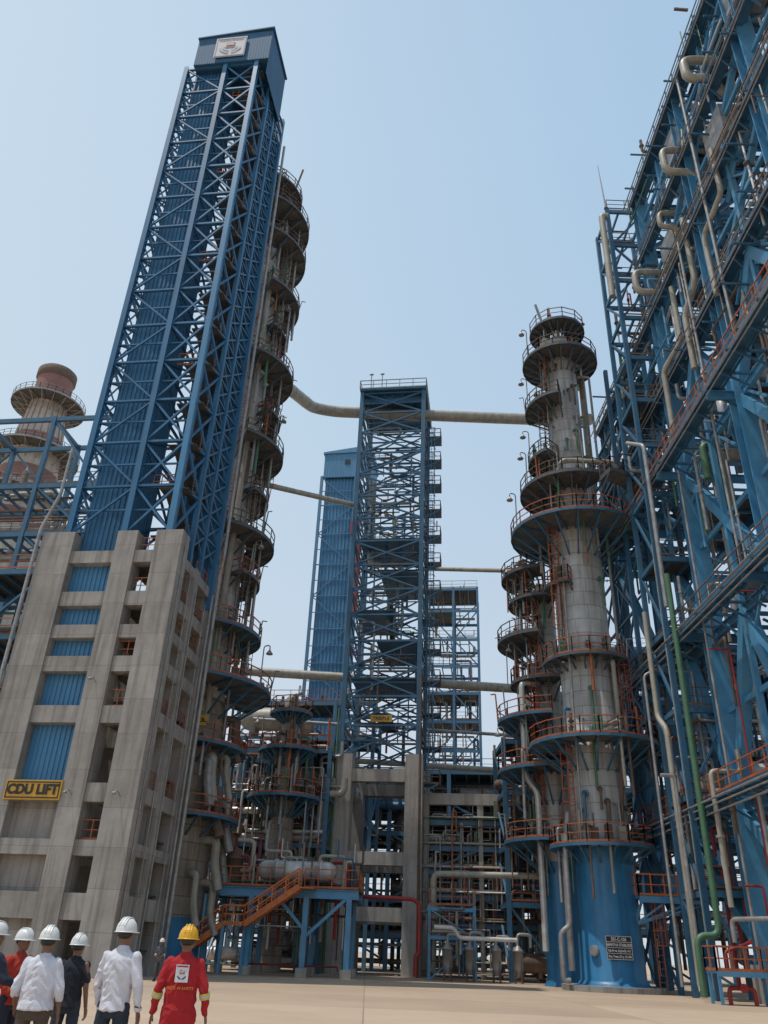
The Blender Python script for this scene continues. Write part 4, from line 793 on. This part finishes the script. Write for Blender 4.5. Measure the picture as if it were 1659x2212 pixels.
    for x in (-.035,0,.035): 
        pts=[V((x,.138*math.cos(q),1.66+.143*math.sin(q)+(.003 if x==0 else 0))) for q in [math.pi*(.12+.76*i/12) for i in range(13)]]
        for a,b2 in zip(pts[:-1],pts[1:]): h.beam(a,b2,.014 if x else .03,.012)
    h.v=[tuple(hd(x,y-.012,z)) for x,y,z in h.v]; H=part(h,"safety_helmet",P,helmet)
    st=MB(); vs=[]
    for i in range(13):
        t=math.radians(200+140*i/12)
        for z in (1.60,1.648): vs.append(V((.092*math.cos(t),.108*math.sin(t)-.004,z)))
    st.add(vs,[(2*i,2*i+2,2*i+3,2*i+1) for i in range(12)],True); part(st,"helmet_strap",H,BLACK)
    return P
AD=[((-.235,-.02,1.12),(-.25,.06,.87)),((.235,-.02,1.12),(.25,.06,.87))]
def bands(P,arms,fr,m1,m2):
    for k,(E,Wr) in zip((-1,1),arms):
        E=V(E);Wr=V(Wr); d=(Wr-E).normalized(); c=E.lerp(Wr,fr)
        one('cyl',"sleeve_tape",P,m1,c-d*.032,c+d*.032,.062,.059,18)
        one('cyl',"sleeve_tape_stripe",P,m2,c-d*.014,c+d*.014,.0635,.062,18)
A6=[((-.26,-.04,1.13),(-.30,.02,.88)),((.27,-.04,1.13),(.31,.02,.88))]
p6=person("man in red coverall and yellow helmet, seen from behind",(-2.15,11.0,0),4,1.80,A6,CRD,None,HY,'coverall',seed=1,girth=1.08)
bands(p6,A6,.25,FLU,REFL)
pt=one('box',"back_patch",p6,WHITE,-.075,.075,-.160,-.152,1.20,1.38)
mb=MB()
for a0,a1 in ((200,262),(278,340)):
    vs=[]
    for i in range(9):
        a=math.radians(a0+(a1-a0)*i/8)
        for rr in (.055,.04): vs.append((rr*math.cos(a),-.164,1.28+rr*math.sin(a)))
    mb.add(vs,[(2*i,2*i+1,2*i+3,2*i+2) for i in range(8)])
part(mb,"patch_wings",pt,LOGOB)
mb=MB(); mb.box(-.065,.065,-.164,-.161,1.355,1.37); mb.box(-.03,.03,-.164,-.161,1.285,1.325); part(mb,"patch_red_marks",pt,RED)
text(pt,"HP",.045,(0,-.170,1.305),WHITE,bold=.001)
text(p6,"PRIDE IN SAFETY",.042,(0,-.164,1.14),OTX,name="back_lettering")
p5=person("man in untucked white shirt, dark jeans and white helmet",(-2.91,11.0,0),-12,1.85,[((-.25,.02,1.12),(-.25,.12,.90)),((.26,-.02,1.12),(.29,.02,.87))],CW,CJ,HW,seed=2,hem=.86)
one('cyl',"wristwatch",p5,BLACK,(.287,.012,.895),(.289,.016,.915),.042,n=16)
person("man in short sleeved black t-shirt wearing white helmet",(-3.92,12.5,0),-8,1.67,AD,CBK,CJ,HW,sleeve='short',seed=3)
person("man in white shirt with rolled sleeves wearing white helmet",(-3.82,11.0,0),5,1.73,[((-.27,-.02,1.12),(-.28,.14,.93)),((.25,-.03,1.11),(.27,.05,.87))],CW,CBR,HW,sleeve='roll',seed=4,girth=1.15,hem=.90)
person("man in orange-red jacket and white helmet with hands near waist",(-4.68,12.5,0),-120,1.705,[((-.24,.0,1.12),(-.14,.18,1.02)),((.24,.0,1.12),(.15,.18,1.0))],CRO,CNV,HW,seed=5)
person("man in dark navy clothing pointing with one arm, white helmet",(-4.55,11.2,0),-30,1.76,[((-.25,-.02,1.12),(-.26,.05,.88)),((.27,.06,1.17),(.30,.30,1.10))],CNV,CJ,HW,seed=6)
A7=[((-.25,.0,1.13),(-.12,.14,1.02)),((.25,.0,1.13),(.12,.15,1.0))]
p7=person("worker in grey coverall with reflective tape standing on pavement",(-9.7,43.4,0),175,1.78,A7,CGR,None,HW,'coverall',seed=7,vox=.012)
bands(p7,A7,.4,REFL,FLU)
